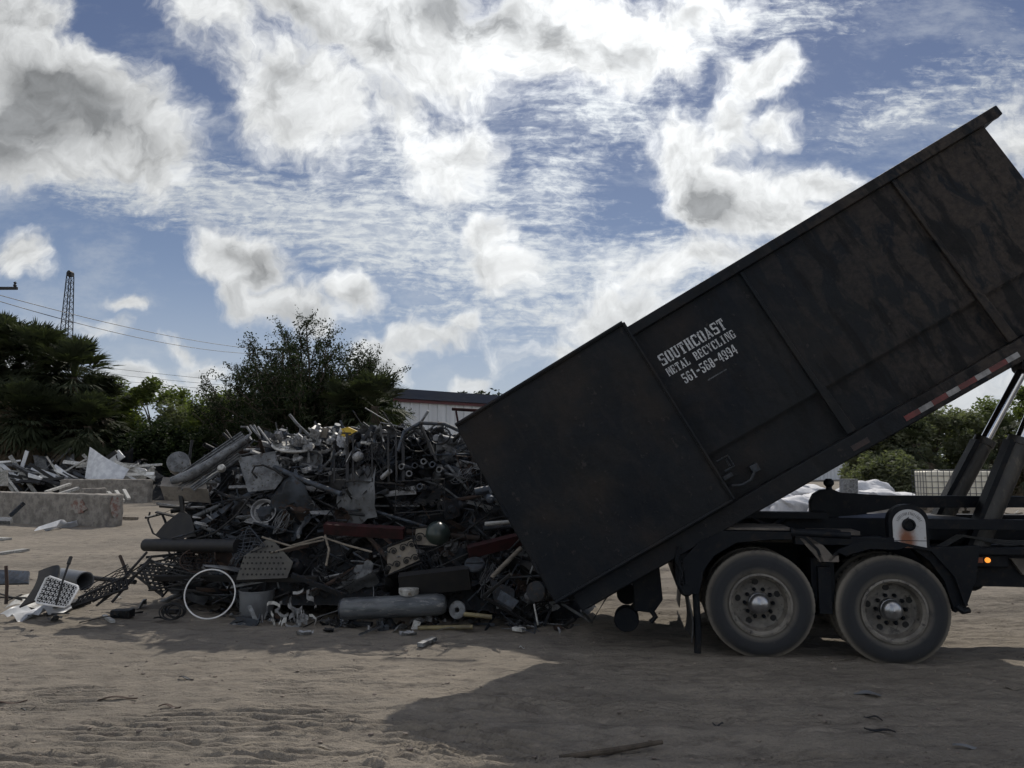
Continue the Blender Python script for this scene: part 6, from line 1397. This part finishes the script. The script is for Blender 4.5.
for i in range(40):
    px = rnd.uniform(905, 1030); c = gnd(px, rnd.uniform(503, 528)); row = KINDS[rnd.choice([3, 5, 4, 0, 8])]; mk = rnd.choice(['black', 'dark', 'galv', 'pale', 'bluegrey']); put(row[0], rnd.choice(PROTO[row[0]]), c + Vector((0, 0, .1)), (rnd.uniform(-1, 1), rnd.gauss(0, .2), rnd.uniform(0, 6)), mk, f'{COLN[mk]} {row[6]} on the dirt beyond the right end of the truck', row[1], f'{COLN[mk]} {row[6]} pieces beyond the truck', rnd.uniform(.8, 2))

# ------------------------------------------------------------------ small things on the dirt
def chip(px, py, L_, ang, mk, label, name='bark_strip', cat='debris', w=.035, h=.012):
    c = gnd(px, py); z = gz(c.x, c.y); m = MB(); a = R(ang); d = Vector((math.cos(a), math.sin(a), 0)); n = Vector((-d.y, d.x, 0)); pts = []
    m.sheet(Vector((c.x, c.y, z + .006)) - d * L_ / 2 - n * w / 2, d * L_, n * w, 8, 2, lambda i, j: Vector((0, 0, h * math.sin(i * 6 + ang) + h * .8 * abs(j - .5))) + n * (.25 * w * math.sin(i * 5 + px) - (abs(i - .5) * w * (j - .5) * 1.2)), .004)
    tag(m.build(name, M[mk]), label, cat)
chip(118, 699, .30, 12, 'rust', 'curved brown strip on the tracked dirt, lower left'); chip(186, 681, .16, -25, 'dark', 'thin dark twig on the dirt left of the track marks'); chip(170, 706, .18, 0, 'rust', 'short brown strip right of the curved one, lower left')
chip(321, 748, .16, -8, 'wood', 'pale brown chip at the bottom edge, left of centre'); chip(12, 704, .22, 14, 'rust', 'brown strip on the dirt at the left edge'); chip(28, 708, .10, 20, 'dark', 'small dark chip beside the brown strip at the left edge')
chip(868, 698, .20, -8, 'plastic', 'grey plastic scrap on the shaded dirt under the front wheel', w=.09); chip(873, 718, .14, -40, 'dark', 'upper thin black scrap on the shaded dirt, lower right'); chip(880, 736, .20, -22, 'dark', 'lower thin black scrap on the shaded dirt, lower right', w=.05)
chip(718, 723, .08, -10, 'dark', 'tiny black chip on the shaded dirt, centre right'); chip(971, 745, .22, -25, 'plastic', 'grey scrap near the bottom right corner', w=.06); chip(800, 760, .15, 30, 'dark', 'small black scrap at the bottom edge, right of centre')
chip(522, 649, .06, 0, 'pale', 'tiny white chip in front of the container corner'); chip(1011, 690, .12, -12, 'wood', 'small tan chip on the dirt at the right edge'); chip(428, 645, .13, 35, 'galv', 'light bent scrap on the dirt before the yellow pipe', w=.07, h=.03)
a, b = gnd(560, 761), gnd(662, 745); one2(MB().tube([a + Vector((0, 0, .02)), (a + b) / 2 + Vector((0, -.03, .025)), b + Vector((0, 0, .02))], [.018, .022, .016], 8), 'long_stick', M['bark'], 'long thin stick lying on the shaded dirt at the bottom centre', 'stick')
# pebbles and crumbs
bm = bmesh.new(); bmesh.ops.create_icosphere(bm, subdivisions=1, radius=1); bv = np.array([v.co for v in bm.verts]); bf = np.array([[v.index for v in f.verts] for f in bm.faces]); bm.free()
r0 = np.random.RandomState(9); n = 2600; Yp = 4.2 + 12 * r0.rand(n) ** 1.6; Xp = (r0.rand(n) * 1.5 - .75) * (Yp + 1); Zp = ground_height(Xp, Yp); sz = .004 + .014 * r0.rand(n) ** 3
V = (bv[None] * sz[:, None, None] * (1 + .5 * (r0.rand(n, 12, 1) - .5)) * np.array([1.3, 1, .6]) + np.stack([Xp, Yp, Zp + sz * .2], -1)[:, None]); tri = V[:, bf].reshape(-1, 3, 3)
tag(np_mesh('pebbles', tri, mat('pebbles', (.26, .22, .18), (.12, .10, .09), 3, .9), nv=3), 'pebbles and crumbs scattered over the dirt', kind='stuff')
